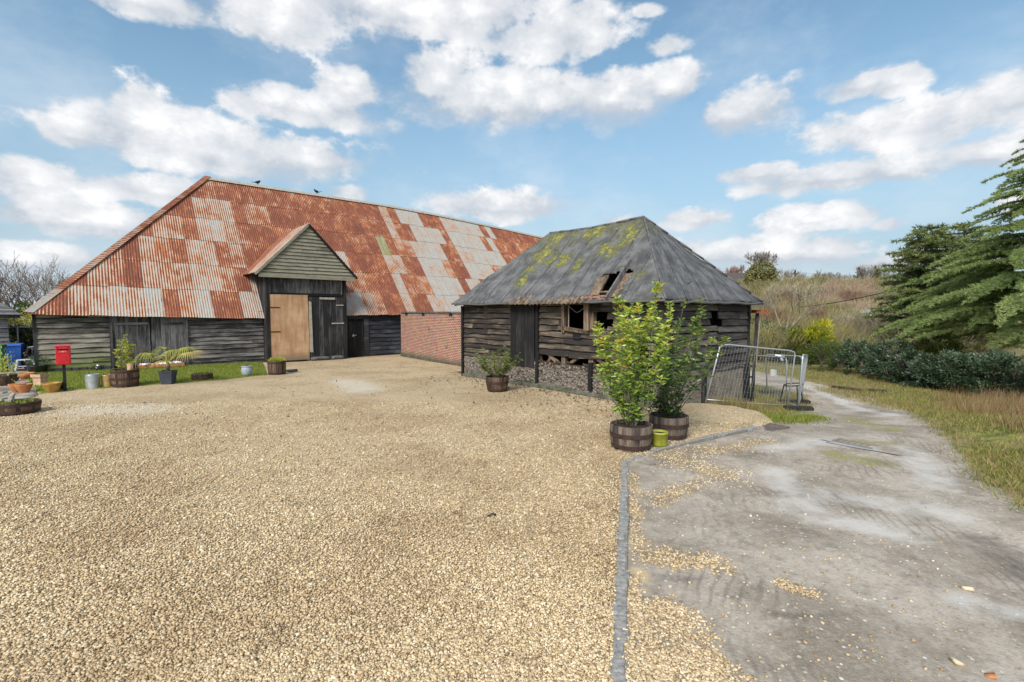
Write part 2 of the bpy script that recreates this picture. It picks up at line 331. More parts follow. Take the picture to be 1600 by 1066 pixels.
leafmat('leaf_hedge', [(0, (.022, .042, .02)), (.5, (.062, .10, .05)), (.85, (.14, .19, .12)), (1., (.28, .34, .26))], .25, .35, .5)
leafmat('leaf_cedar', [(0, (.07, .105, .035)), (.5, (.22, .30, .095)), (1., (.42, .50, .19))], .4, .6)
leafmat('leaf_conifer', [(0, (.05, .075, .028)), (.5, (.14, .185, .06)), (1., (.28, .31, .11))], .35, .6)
leafmat('leaf_gold', [(0, (.03, .055, .01)), (.45, (.085, .13, .015)), (.75, (.26, .29, .02)), (1., (.55, .50, .03))], .3, .6)
leafmat('leaf_juniper', [(0, (.03, .05, .015)), (.5, (.08, .12, .03)), (1., (.17, .22, .07))], .3, .6)
leafmat('leaf_ivy', [(0, (.03, .045, .02)), (.5, (.08, .10, .04)), (1., (.17, .18, .08))], .2, .6)
leafmat('leaf_olivehedge', [(0, (.13, .13, .05)), (.5, (.22, .21, .085)), (1., (.26, .24, .10))], .2, .7)
leafmat('leaf_dry', [(0, (.12, .07, .035)), (.5, (.27, .17, .08)), (1., (.45, .34, .18))], .3, .8)
leafmat('twigs', [(0, (.13, .10, .065)), (.35, (.27, .21, .14)), (.7, (.36, .30, .19)), (1., (.46, .41, .29))], .15, .9)
leafmat('twigs_green', [(0, (.12, .10, .04)), (.5, (.25, .22, .09)), (1., (.36, .33, .14))], .15, .9)
leafmat('twigs_pink', [(0, (.18, .12, .08)), (.5, (.36, .255, .175)), (1., (.48, .37, .26))], .15, .9)
leafmat('twigs_red', [(0, (.12, .08, .055)), (.5, (.26, .18, .125)), (1., (.36, .27, .19))], .15, .9)
leafmat('grassblade', [(0, (.08, .12, .018)), (.5, (.21, .26, .035)), (1., (.38, .38, .09))], .35, .6)
leafmat('verge', [(0, (.09, .10, .02)), (.45, (.24, .22, .06)), (.7, (.35, .25, .12)), (1., (.48, .36, .20))], .3, .8)
leafmat('leaflitter', [(0, (.035, .022, .015)), (1., (.12, .07, .04))], .0, .8)
# ------------------------------------------------------------------ objects
def tag(o, label=None, cat=None, group=None, kind=None):
    if label: o['label'] = label
    if cat: o['category'] = cat
    if group: o['group'] = group
    if kind: o['kind'] = kind
    return o
def empty(name, loc=(0, 0, 0), rz=0., label=None, cat=None, group=None):
    o = bpy.data.objects.new(name, None); COL.objects.link(o); o.location = loc; o.rotation_euler = (0, 0, rz)
    o.empty_display_size = .1
    return tag(o, label, cat, group)
def mesh_np(name, verts, faces, m, parent=None, attrs=None, uv=None, smooth=False):
    """verts (N,3); faces (M,k) array or list of lists; attrs {name: per-face array}"""
    me = bpy.data.meshes.new(name)
    verts = np.asarray(verts, np.float32)
    if isinstance(faces, np.ndarray):
        k = faces.shape[1]; nf = len(faces); me.vertices.add(len(verts)); me.vertices.foreach_set('co', verts.ravel())
        me.loops.add(nf*k); me.loops.foreach_set('vertex_index', faces.astype(np.int32).ravel())
        me.polygons.add(nf); me.polygons.foreach_set('loop_start', np.arange(0, nf*k, k, dtype=np.int32))
    else: me.from_pydata([tuple(map(float, v)) for v in verts], [], [list(map(int, f)) for f in faces])
    for k_, v in (attrs or {}).items():
        v = np.asarray(v, np.float32); dom = 'FACE' if len(v) == len(me.polygons) else 'POINT'
        a = me.attributes.new(k_, 'FLOAT', dom); a.data.foreach_set('value', v)
    if uv is not None:
        l = me.uv_layers.new(name='UVMap'); li = np.empty(len(me.loops), np.int32); me.loops.foreach_get('vertex_index', li)
        l.data.foreach_set('uv', np.asarray(uv, np.float32)[li].ravel())
    me.update(calc_edges=True); me.validate()
    if smooth: me.polygons.foreach_set('use_smooth', np.ones(len(me.polygons), bool))
    me.materials.append(MATS[m]); o = bpy.data.objects.new(name, me); COL.objects.link(o)
    if parent is not None: o.parent = parent
    return o
class MB:
    def __init__(s): s.v = []; s.f = []; s.t = []; s.uv = []
    def add(s, vs, fs, tint=None):
        b = len(s.v); s.v += [tuple(q) for q in vs]; t = random.random() if tint is None else tint
        for f in fs: s.f.append([b+i for i in f]); s.t.append(t)
    def box(s, x0, x1, y0, y1, z0, z1, tint=None, jit=0., M=None):
        vs = [(x, y, z) for x in (x0, x1) for y in (y0, y1) for z in (z0, z1)]
        if jit: vs = [tuple(q+random.uniform(-jit, jit) for q in v) for v in vs]
        if M is not None: vs = [tuple(M @ Vector(v)) for v in vs]
        s.add(vs, [(0, 1, 3, 2), (4, 6, 7, 5), (0, 4, 5, 1), (2, 3, 7, 6), (0, 2, 6, 4), (1, 5, 7, 3)], tint)
    def beam(s, p, q, w, h=None, tint=None, up=(0, 0, 1), jit=0.):
        p = Vector(p); q = Vector(q); d = (q-p); L = d.length; d.normalize(); h = h or w
        u = Vector(up)
        if abs(d.dot(u)) > .95: u = Vector((1, 0, 0))
        a = d.cross(u).normalized(); b = a.cross(d).normalized()
        vs = [p+d*(L*i)+a*(w/2*j)+b*(h/2*k) for i in (0, 1) for j in (-1, 1) for k in (-1, 1)]
        vs = [tuple(c+random.uniform(-jit, jit) for c in v) for v in vs]
        s.add(vs, [(0, 1, 3, 2), (4, 6, 7, 5), (0, 4, 5, 1), (2, 3, 7, 6), (0, 2, 6, 4), (1, 5, 7, 3)], tint)
    def tube(s, pts, r, n=8, tint=None, cap=True):
        pts = [Vector(p) for p in pts]; rs = r if isinstance(r, (list, tuple)) else [r]*len(pts); t = random.random() if tint is None else tint
        b = len(s.v); prev = None
        for i, p in enumerate(pts):
            d = (pts[min(i+1, len(pts)-1)]-pts[max(i-1, 0)]).normalized()
            if prev is None: a = d.orthogonal().normalized()
            else: a = (prev-d*prev.dot(d)).normalized()
            prev = a; c = d.cross(a)
            for k in range(n):
                th = 2*pi*k/n; s.v.append(tuple(p+(a*cos(th)+c*sin(th))*rs[i]))
        for i in range(len(pts)-1):
            for k in range(n):
                s.f.append([b+i*n+k, b+i*n+(k+1) % n, b+(i+1)*n+(k+1) % n, b+(i+1)*n+k]); s.t.append(t)
        if cap:
            s.f.append([b+k for k in range(n)][::-1]); s.t.append(t); s.f.append([b+(len(pts)-1)*n+k for k in range(n)]); s.t.append(t)
    def lathe(s, prof, n=24, c=(0, 0, 0), tints=None, sx=1., sy=1., rot=0.):
        b = len(s.v); tt = random.random()
        for (r, z) in prof:
            for k in range(n):
                th = 2*pi*k/n+rot; s.v.append((c[0]+r*cos(th)*sx, c[1]+r*sin(th)*sy, c[2]+z))
        for i in range(len(prof)-1):
            for k in range(n):
                s.f.append([b+i*n+k, b+i*n+(k+1) % n, b+(i+1)*n+(k+1) % n, b+(i+1)*n+k]); s.t.append(tints[k] if tints else tt)
    def build(s, name, m, parent=None, smooth=False, bevel=0.):
        o = mesh_np(name, s.v, s.f, m, parent, {'tint': s.t}, smooth=smooth)
        if bevel:
            md = o.modifiers.new('b', 'BEVEL'); md.width = bevel; md.segments = 2; md.limit_method = 'ANGLE'
        return o
def sphere_pts(n):
    v = RNG.normal(size=(n, 3)); return v/np.linalg.norm(v, axis=1)[:, None]
CUBE = np.array([[x, y, z] for x in (-1, 1) for y in (-1, 1) for z in (-1, 1)], float)
CF = np.array([(0, 1, 3, 2), (4, 6, 7, 5), (0, 4, 5, 1), (2, 3, 7, 6), (0, 2, 6, 4), (1, 5, 7, 3)])
def stones(name, P, size, m, parent=None, flat=.65, jit=.45, tint=None):
    N = len(P); V_ = CUBE[None]*(1+RNG.uniform(-jit, jit, (N, 8, 3)))*.5*size[:, None, None]
    V_[:, :, 1] *= RNG.uniform(.6, 1, (N, 1)); V_[:, :, 2] *= flat
    a = RNG.uniform(0, 2*pi, N); ca, sa = np.cos(a)[:, None], np.sin(a)[:, None]
    tl = RNG.uniform(-.6, .6, N); ct, st = np.cos(tl)[:, None], np.sin(tl)[:, None]
    x, y, z = V_[..., 0], V_[..., 1], V_[..., 2]
    y, z = y*ct-z*st, y*st+z*ct; x, y = x*ca-y*sa, x*sa+y*ca
    V_ = np.stack([x, y, z], -1)+P[:, None]
    Fc = (CF[None]+8*np.arange(N)[:, None, None]).reshape(-1, 4)
    tt = RNG.random(N) if tint is None else tint
    return mesh_np(name, V_.reshape(-1, 3), Fc, m, parent, {'tint': np.repeat(tt, 6)})
def leaves(name, P, D, L, W, m, parent=None, tint=None, up=None, fold=.15, droop=0.):
    """each leaf a six-sided pointed blade folded on its midrib"""
    N = len(P); D = D/np.maximum(np.linalg.norm(D, axis=1)[:, None], 1e-6)
    R = sphere_pts(N) if up is None else up+RNG.normal(size=(N, 3))*.35
    S = np.cross(D, R); S /= np.maximum(np.linalg.norm(S, axis=1)[:, None], 1e-6); Nn = np.cross(S, D)
    L = np.broadcast_to(L, (N,))[:, None]; W = np.broadcast_to(W, (N,))[:, None]
    dz = np.array([[0, 0, -1.]])*droop*L
    b = P; a1 = P+D*L*.35+S*W*.5+Nn*W*fold; a2 = P+D*L*.35-S*W*.5+Nn*W*fold
    c = P+D*L*.45+dz*.2; t = P+D*L+dz
    Vv = np.stack([b, a1, t, a2, c], 1).reshape(-1, 3); i = np.arange(N)[:, None]*5
    Fc = np.stack([np.concatenate([i, i+1, i+2, i+4], 1), np.concatenate([i, i+4, i+2, i+3], 1)], 1).reshape(-1, 4)
    tt = RNG.random(N) if tint is None else tint
    return mesh_np(name, Vv, Fc, m, parent, {'tint': np.repeat(np.clip(tt, 0, 1), 2)})
def blades(name, P, D, L, W, m, parent=None, tint=None):
    """thin triangles: grass, twigs, needles"""
    N = len(P); D = D/np.maximum(np.linalg.norm(D, axis=1)[:, None], 1e-6); S = np.cross(D, sphere_pts(N)); S /= np.maximum(np.linalg.norm(S, axis=1)[:, None], 1e-6)
    L = np.broadcast_to(L, (N,))[:, None]; W = np.broadcast_to(W, (N,))[:, None]
    Vv = np.stack([P-S*W*.5, P+S*W*.5, P+D*L], 1).reshape(-1, 3); Fc = np.arange(3*N).reshape(-1, 3)
    return mesh_np(name, Vv, Fc, m, parent, {'tint': np.clip(RNG.random(N) if tint is None else tint, 0, 1)})
def segs_mesh(name, segs, m, parent=None, n=4):
    """segs: list of (p0, p1, r0, r1)"""
    S = np.array([[*a, *b, r0, r1] for a, b, r0, r1 in segs]); P0 = S[:, :3]; P1 = S[:, 3:6]; d = P1-P0; d /= np.maximum(np.linalg.norm(d, axis=1)[:, None], 1e-6)
    ref = np.where(np.abs(d[:, 2:3]) > .9, np.array([[1., 0, 0]]), np.array([[0, 0, 1.]])); a = np.cross(d, ref); a /= np.linalg.norm(a, axis=1)[:, None]; c = np.cross(d, a)
    th = np.arange(n)*2*pi/n; ring = a[:, None]*np.cos(th)[None, :, None]+c[:, None]*np.sin(th)[None, :, None]
    Vv = np.concatenate([P0[:, None]+ring*S[:, 6][:, None, None], P1[:, None]+ring*S[:, 7][:, None, None]], 1).reshape(-1, 3)
    i = (np.arange(len(S))*2*n)[:, None, None]; k = np.arange(n); q = np.stack([k, (k+1) % n, n+(k+1) % n, n+k], 1)[None]
    return mesh_np(name, Vv, (i+q).reshape(-1, 4), m, parent, {'tint': np.repeat(RNG.random(len(S)), n)}, smooth=True)
def branch(segs, p, d, L, r, depth, spread=.6, up=.15, nb=3, shrink=.68, steps=3, tips=None, rmin=.004):
    p = Vector(p); d = Vector(d).normalized(); sl = L/steps
    for i in range(steps):
        q = p+d*sl; r1 = max(r*(1-.22*(i+1)/steps*1.5), rmin); segs.append((tuple(p), tuple(q), max(r*(1-.33*i/steps), rmin), r1))
        p = q; d = (d+Vector((random.uniform(-1, 1), random.uniform(-1, 1), random.uniform(-1, 1)))*.16+Vector((0, 0, up*.3))).normalized()
        if depth > 0 and i >= steps-2+0:
            for _ in range(nb if i == steps-1 else max(1, nb-1)):
                nd = (d+Vector((random.gauss(0, 1), random.gauss(0, 1), random.gauss(0, .7)))*spread+Vector((0, 0, up))).normalized()
                branch(segs, p, nd, L*shrink*random.uniform(.75, 1.15), max(r1*.62, rmin), depth-1, spread, up, nb, shrink, steps, tips, rmin)
    if depth == 0 and tips is not None: tips.append((tuple(p), tuple(d)))
# ------------------------------------------------------------------ areas
def pip(poly, X, Y):
    ins = np.zeros(X.shape, bool); n = len(poly); D = np.full(X.shape, 1e9)
    for i in range(n):
        x0, y0 = poly[i][:2]; x1, y1 = poly[(i+1) % n][:2]
        c = ((y0 > Y) != (y1 > Y)) & (X < (x1-x0)*(Y-y0)/(y1-y0+1e-12)+x0); ins ^= c
        dx, dy = x1-x0, y1-y0; t = np.clip(((X-x0)*dx+(Y-y0)*dy)/(dx*dx+dy*dy+1e-12), 0, 1)
        D = np.minimum(D, np.hypot(X-x0-t*dx, Y-y0-t*dy))
    return np.where(ins, D, -D)
def sheet(name, poly, step, hf, zo, m, skirt=0.):
    if sum(poly[i][0]*poly[(i+1) % len(poly)][1]-poly[(i+1) % len(poly)][0]*poly[i][1] for i in range(len(poly))) < 0: poly = poly[::-1]
    bm = bmesh.new(); bv = [bm.verts.new((p[0], p[1], 0)) for p in poly]
    for tri in tessellate_polygon([[Vector((p[0], p[1], 0)) for p in poly]]):
        f = bm.faces.new([bv[i] for i in tri]); f.normal_update()
        if f.normal.z < 0: f.normal_flip()
    xs = [p[0] for p in poly]; ys = [p[1] for p in poly]
    for ax, (a, b) in enumerate(((min(xs), max(xs)), (min(ys), max(ys)))):
        k = math.ceil(a/step)
        while k*step < b:
            co = [0, 0, 0]; co[ax] = k*step; no = [0, 0, 0]; no[ax] = 1
            bmesh.ops.bisect_plane(bm, geom=bm.verts[:]+bm.edges[:]+bm.faces[:], plane_co=co, plane_no=no); k += 1
    for v in bm.verts: v.co.z = float(hf(v.co.x, v.co.y))+zo
    if skirt:
        ed = [e for e in bm.edges if e.is_boundary]; r = bmesh.ops.extrude_edge_only(bm, edges=ed)
        for v in [g for g in r['geom'] if isinstance(g, bmesh.types.BMVert)]: v.co.z -= skirt
    bm.normal_update()
    me = bpy.data.meshes.new(name); bm.to_mesh(me); bm.free(); me.materials.append(MATS[m])
    me.update(); me.polygons.foreach_set('use_smooth', np.ones(len(me.polygons), bool))
    o = bpy.data.objects.new(name, me); COL.objects.link(o); return o
g2 = lambda x, y: gp(x, y)[:2]
TRACK = [(0.1, -8), (.5, 2.9), (1.55, 7.2), (3.2, 8.6), (4.7, 9.5), (5.1, 10.6), g2(1215, 655), g2(1262, 642), g2(1262, 618), g2(1215, 606), g2(1165, 600), g2(1100, 596), g2(1100, 578), g2(1180, 580),
         g2(1262, 596), g2(1330, 613), g2(1400, 634), g2(1450, 662), g2(1492, 702), g2(1530, 750), g2(1590, 795), (6.9, 4.2), (7.3, 2.5), (7.6, -8)]
def ell(lst, X, Y):
    r = np.zeros(X.shape)
    for (px, py, qx, qy, wid) in lst:   # soft stroke from one ground point to another
        a = g2(px, py); b = g2(qx, qy); dx, dy = b[0]-a[0], b[1]-a[1]; t = np.clip(((X-a[0])*dx+(Y-a[1])*dy)/(dx*dx+dy*dy+1e-9), 0, 1)
        r = np.maximum(r, np.clip(1.25-np.hypot(X-a[0]-t*dx, Y-a[1]-t*dy)/wid, 0, 1))
    return r
def paint(o):
    me = o.data; n = len(me.vertices); co = np.empty(n*3, np.float32); me.vertices.foreach_get('co', co); co = co.reshape(-1, 3); X, Y = co[:, 0].astype(float), co[:, 1].astype(float)
    sd = pip(TRACK, X, Y); at_ = dict(
        a_track=np.clip(.5+sd/.9, 0, 1),
        a_moss=np.maximum.reduce([ell([(1330, 655, 1390, 672, .5), (1310, 712, 1370, 722, .5), (1250, 630, 1275, 655, .35), (1340, 690, 1400, 694, .3)], X, Y)*.85,
                       ell([(1290, 608, 1420, 640, .7), (1390, 622, 1560, 626, 1.0), (1440, 640, 1560, 690, .8), (1530, 700, 1590, 760, .5)], X, Y)*.8,
                       ell([(1440, 850, 1600, 930, .5), (1420, 800, 1600, 840, .4)], X, Y)*.35]),
        a_grav=ell([(985, 740, 1000, 860, .12), (1010, 700, 1120, 740, .5), (1100, 705, 1190, 690, .4), (1020, 870, 1110, 880, .22), (1040, 960, 1110, 1066, .25), (1010, 985, 1040, 1066, .16), (1225, 915, 1260, 928, .1), (985, 900, 1000, 1066, .08), (1030, 780, 1080, 760, .25)], X, Y)*.52,
        a_wet=ell([(1030, 905, 1085, 905, .16), (1085, 752, 1115, 752, .15), (1190, 960, 1330, 962, .14), (1540, 850, 1600, 900, .5), (1160, 810, 1230, 812, .12), (1000, 780, 1060, 778, .15), (1010, 725, 1080, 720, .25)], X, Y)*.62,
        a_sand=ell([(993, 760, 1000, 850, .055), (1000, 890, 998, 940, .06)], X, Y),
        a_pale=ell([(1220, 740, 1260, 800, .4), (1320, 815, 1420, 840, .35), (1290, 775, 1480, 800, .45), (1420, 700, 1470, 760, .4), (1250, 600, 1400, 650, .35), (1200, 700, 1290, 690, .4), (1500, 940, 1600, 960, .2), (1290, 690, 1370, 705, .2)], X, Y)*.8)
    for k, v in at_.items():
        a = me.attributes.new(k, 'FLOAT', 'POINT'); a.data.foreach_set('value', v.astype(np.float32))
def grid_terrain():
    xs = np.unique(np.concatenate([np.linspace(-900, -40, 12), np.linspace(-40, -2, 20), np.arange(-2, 16, .22), np.linspace(16, 60, 45), np.linspace(60, 200, 30), np.linspace(200, 900, 12)]))
    ys = np.unique(np.concatenate([np.linspace(-300, -8, 8), np.arange(-8, 22, .25), np.linspace(22, 60, 60), np.linspace(60, 220, 50), np.linspace(220, 900, 10)]))
    X, Y = np.meshgrid(xs, ys); Z = H0(X, Y)
    far = ss(40, 70, Y)*ss(0, 20, X); Z = Z+far*(.6*np.sin(X*.11+1)*np.sin(Y*.09)+.3*np.sin(X*.31)*np.cos(Y*.23))
    sd = pip(YARD, X, Y); Z = np.where(sd > -.1, Z-.10, Z); sd = pip(TRACK, X, Y); Z = np.where(sd > .3, Z-.02, Z)
    nx, ny = len(xs), len(ys); i = np.arange(nx-1)[None]+nx*np.arange(ny-1)[:, None]
    o = mesh_np('ground', np.stack([X, Y, Z], -1).reshape(-1, 3), np.stack([i, i+1, i+nx+1, i+nx], -1).reshape(-1, 4), 'terrain', smooth=True)
    tag(o, kind='structure'); paint(o)
YARD = [(.17, -8), (.62, 2.9), (1.66, 7.2), (3.3, 8.55), (4.75, 9.45), (5.15, 10.3), (4.6, 11.5), (3.9, 12.2), l2w(C, .4, .4)[:2], l2w(C, .4, 9.)[:2], (0, 32), (-34, 32), (-34, -8)]
grid_terrain()
tk = tag(sheet('track', TRACK, .16, H0, .004, 'terrain'), kind='structure'); paint(tk)
yd = tag(sheet('gravel_yard', YARD, .5, Hy, 0., 'gravel_ground', .12), kind='structure')
me = yd.data; co = np.empty(len(me.vertices)*3, np.float32); me.vertices.foreach_get('co', co); co = co.reshape(-1, 3)
a = me.attributes.new('pale', 'FLOAT', 'POINT'); a.data.foreach_set('value', (ell([(140, 640, 230, 640, 1.2), (540, 595, 570, 610, 1.), (900, 585, 960, 600, .5)], co[:, 0].astype(float), co[:, 1].astype(float))*.8).astype(np.float32))
# gravel heap spilling past the yard corner
hx = np.linspace(3.3, 6.3, 44); hy = np.linspace(9.2, 12.6, 48); HX, HY = np.meshgrid(hx, hy)
rr = np.hypot((HX-4.55)/1.35, (HY-10.75)/1.45); HZ = np.where(True, -.02+.13*(1-ss(0., 1., rr))-.75*ss(.72, 1.25, rr), 0)+.012*np.sin(HX*9)*np.sin(HY*8)
ii = np.arange(43)[None]+44*np.arange(47)[:, None]
tag(mesh_np('gravel_heap', np.stack([HX, HY, HZ], -1).reshape(-1, 3), np.stack([ii, ii+1, ii+45, ii+44], -1).reshape(-1, 4), 'gravel_ground', smooth=True), kind='structure')
LAWN = [at(x, y, 0)[:2] for x, y in [(52, 604), (62, 616), (100, 610.5), (175, 606), (250, 600), (300, 596.5), (350, 592), (418, 584)]]+[l2w(A, 7.7, -.1)[:2], l2w(A, 0.1, .05)[:2], l2w(A, -.3, -1)[:2]]
tag(sheet('lawn', LAWN, .5, Hy, .02, 'lawn', .03), kind='structure')
PATIO = [at(x, y, 0)[:2] for x, y in [(-300, 640), (0, 632), (28, 628), (55, 620), (60, 617), (50, 604), (47, 588)]]+[l2w(A, -.3, -1.)[:2], l2w(A, -.1, 2)[:2], l2w(A, -8, 3)[:2]]
tag(sheet('patio', PATIO, .6, Hy, .012, 'paving', .03), kind='structure')
# kerb of granite setts
kb = MB(); path = [(.17, -8), (.62, 2.9), (1.66, 7.2), (2.2, 7.75), (3.3, 8.55), (4.75, 9.45)]
for i in range(len(path)-1):
    p, q = Vector((*path[i], 0)), Vector((*path[i+1], 0)); d = (q-p); L = d.length; d.normalize(); nrm = Vector((d.y, -d.x, 0)); s = 0
    while s < L:
        l = random.uniform(.12, .22) if i else random.uniform(.14, .26); l = min(l, L-s+.02); a = p+d*s; o_ = nrm*random.uniform(-.012, .012)
        M = Matrix.Translation(a+o_) @ Matrix(((d.x, nrm.x, 0, 0), (d.y, nrm.y, 0, 0), (0, 0, 1, 0), (0, 0, 0, 1)))
        kb.box(.004, l-.006, -.02, .085+random.uniform(-.012, .015), -.2, .002+random.uniform(-.008, .008), None, .008, M); s += l
tag(kb.build('kerb', 'sett', bevel=.012), kind='structure')
kb = MB()
for i in range(len(path)-1):
    p, q = Vector((*path[i], 0)), Vector((*path[i+1], 0)); d = (q-p).normalized(); nrm = Vector((d.y, -d.x, 0)); a, b, c_, e = p-nrm*.02, q-nrm*.02, q+nrm*.09, p+nrm*.09
    kb.add([(*v.xy, z) for z in (-.2, -.012) for v in (a, b, c_, e)], [(4, 5, 6, 7), (0, 1, 5, 4), (2, 3, 7, 6)])
tag(kb.build('kerb_bed', 'mortar'), kind='structure')
# ------------------------------------------------------------------ timber walls
def cladding(mb, O, D, N, s0, s1, z0, z1, rh=.2, holes=(), wob=.008, seg=.5, sag=0., lmin=2., lmax=4.5, out=.045, gap=.020, topf=None, botf=None, tb=None, loose=0.):
    """lapped weatherboards; O origin, D along, N outward (2D local), bottom-up rows; holes (s0,s1,z0,z1)"""
    O = Vector((*O, 0)); D = Vector((*D, 0)); N = Vector((*N, 0)); z = z0; row = 0
    while z < z1-.03:
        h = rh*random.uniform(.92, 1.08); zt = min(z+h, z1); s = s0; 
        while s < s1-.01:
            e = min(s+random.uniform(lmin, lmax), s1)
            if s1-e < .5: e = s1
            tint = random.random() if tb is None else tb(s, z); parts = [(s, e)]
            for (a, b, za, zb) in holes:
                if z+h*.5 > za and z+h*.5 < zb:
                    np_ = []
                    for (p, q) in parts:
                        if q <= a or p >= b: np_.append((p, q)); continue
                        if p < a: np_.append((p, a+random.uniform(-.02, .02)*(wob > .01)))
                        if q > b: np_.append((b+random.uniform(-.02, .02)*(wob > .01), q))
                    parts = np_
            ang = random.gauss(0, loose); gp_ = gap*random.uniform(.4, 1.5)
            for (p, q) in parts:
                if q-p < .06: continue
                k = max(1, int((q-p)/seg)); vs = []
                for i in range(k+1):
                    x = p+(q-p)*i/k; jz = random.uniform(-wob, wob)+ang*(x-(p+q)/2); jo = random.uniform(-wob, wob)*.6; sg = -sag*math.sin(pi*(x-s0)/(s1-s0))
                    b_ = O+D*x+N*(out+jo); b2 = O+D*x+N*(.004+jo*.5); t_ = O+D*x+N*(.006)
                    vs += [(b_.x, b_.y, z+jz+sg-.012), (b2.x, b2.y, z+jz+sg-.012), (t_.x, t_.y, zt+sg-.012-gp_), (t_.x-N.x*.012, t_.y-N.y*.012, zt+sg-.012-gp_)]
                fs = []
                for i in range(k):
                    a = 4*i; c = a+4; fs += [(a, c, c+2, a+2), (a+1, a, a+2, a+3)[::-1] if False else (a, a+1, c+1, c), (a+1, a+3, c+3, c+1), (a+2, c+2, c+3, a+3)]
                fs += [(0, 2, 3, 1), (4*k, 4*k+1, 4*k+3, 4*k+2)]
                mb.add(vs, fs, tint)
            s = e+.004
        z += h; row += 1
def planks(mb, O, D, N, s0, s1, z0, z1, w=.18, out=.03, jz=.02, wj=.02, gap=.004, th=.025):
    O = Vector((*O, 0)); D = Vector((*D, 0)); N = Vector((*N, 0)); s = s0
    while s < s1-.02:
        e = min(s+w*random.uniform(.8, 1.2), s1); a = O+D*(s+gap)+N*(out+random.uniform(-.005, .005)); b = O+D*(e-gap)+N*(out+random.uniform(-.005, .005)); j0 = random.uniform(0, jz); j1 = random.uniform(0, jz)
        vs = []
        for q in (a, b):
            for zz in (z0+j0, z1-j1): vs += [(q.x, q.y, zz), (q.x-N.x*th, q.y-N.y*th, zz)]
        mb.add(vs, [(0, 2, 3, 1), (4, 5, 7, 6), (0, 4, 6, 2), (1, 3, 7, 5), (0, 1, 5, 4), (2, 6, 7, 3)]); s = e
# ------------------------------------------------------------------ big barn
BB = empty('barn', (A[0], A[1], 0), RZ, 'long steep-roofed barn with patchy rust-red corrugated roof and boarded gabled porch', 'barn')
LB = 42.; HW = 6.1
ze = lambda x: float(np.interp(x, [-.3, 0, 4, 8, 12, 15, 42], [2.2, 2.2, 2.06, 1.97, 2.10, 2.13, 2.13]))
zr = lambda x: float(np.interp(x, [0, 17, 21, 24.7, 28.6, 31.6, 42], [9.54, 9.54, 9.42, 9.24, 9.03, 8.84, 8.3]))
RUNS = {5: '90R 158M 190W 218w 248W 273R 301M 325W 372R 389W 415w 568Y 600r 628R 645w 678R 695w 722W 900R',
        4: '130R 163M 193r 220R 248M 273m 300M 347w 371r 395R 420w 545R 575r 615R 637w 648R 665r 674R 719W 735R 757w 900R',
        3: '200r 221R 249M 274r 281R 301G 344M 366R 389M 520R 550w 603R 625M 659R 690W 702r 731R 775W 900r',
        2: '249R 274M 297R 320M 343W 364M 385r 425R 437r 590R 611G 624R 650r 690W 718R 738w 790W 900R',
        1: '297R 360M 381R 414r 600R 616M 640R 688W 706R 752W 762R 778W 900R',
        0: '317R 337r 590R 608M 618R 653W 690R 710w 716R 752W 760R 766w 900R'}
RUNS = {k: [(int(q[:-1]), q[-1]) for q in v.split()] for k, v in RUNS.items()}
def rustcode(x, row):
    t = (row+.5)/6 if False else (5-row+.5)/6
    y = -.25+6.35*t; z = ze(x)+(zr(x)-ze(x))*t; w = l2w(A, x, y, z); px = proj(*w)[0] if w[1] > 1 else 900
    for lim, c in RUNS[row]:
        if px < lim: return c
    return random.choice('RRrRwW')
sheet_v, sheet_f, at_r, at_g, at_t, uvs = [], [], [], [], [], []
def roofpt(x, t): y = -.25+6.35*t; return (x, y, ze(x)+(zr(x)-ze(x))*t)
SL = sqrt(6.35**2+7.45**2); nrm = Vector((0, -7.45, 6.35)).normalized()
col = 0; x = -.25
while x < LB:
    for row in range(6):
        t0 = (5-row)/6; t1 = t0+1/6; code = rustcode(x+.3, row); R_ = {'R': 1.2, 'r': .88, 'M': .60, 'm': .68, 'w': .42, 'W': .24, 'G': .4, 'Y': .3}[code]
        R_ += random.uniform(-.1, .1); gr = .95 if code == 'G' else 0; tint = random.random(); off = random.uniform(0, .008); b = len(sheet_v); n = 24; ej = random.uniform(-.06, .06) if row < 5 else random.uniform(-.03, .02); sk = random.uniform(-.01, .01)
        cols_ = []
        for i in range(n+1):
            xx = x+.6*i/n+ (.02 if i == n else 0); tm = min(1., (xx+.25)/6.82); a0 = min(t0, tm); a1 = min(t1+.006, tm)
            cw = .014*math.cos(2*pi*(xx)/.1)
            for aa, lift in ((a0-(.008+ej*.1+sk*i/n*.1 if a0 == t0 else 0), .014+off), ((a0+a1)/2, .008+off), (a1, .0+off*.5)):
                p = Vector(roofpt(xx, aa))+nrm*(cw+lift); sheet_v.append(tuple(p)); uvs.append((xx, aa*SL))
            cols_.append((a0, a1))
        for i in range(n):
            if cols_[i+1][1]-cols_[i+1][0] < .004: continue
            for k in (0, 1):
                a = b+3*i+k; sheet_f.append((a, a+3, a+4, a+1)); at_r.append(R_); at_g.append(gr); at_t.append(tint)
    x += .6
# porch cut: leave out sheets hidden inside the porch opening
keep = [k for k, f in enumerate(sheet_f) if not (8.1 < sheet_v[f[0]][0] < 11.4 and sheet_v[f[0]][1] < .9)]
sheet_f = [sheet_f[k] for k in keep]; at_r = [at_r[k] for k in keep]; at_g = [at_g[k] for k in keep]; at_t = [at_t[k] for k in keep]
main_roof = mesh_np('roof', sheet_v, np.array(sheet_f), 'corrugated', BB, {'rust': at_r, 'green': at_g, 'tint': at_t}, uvs, smooth=False)
main_roof['label'] = 'rust-red corrugated iron roof patched with pale galvanised sheets'
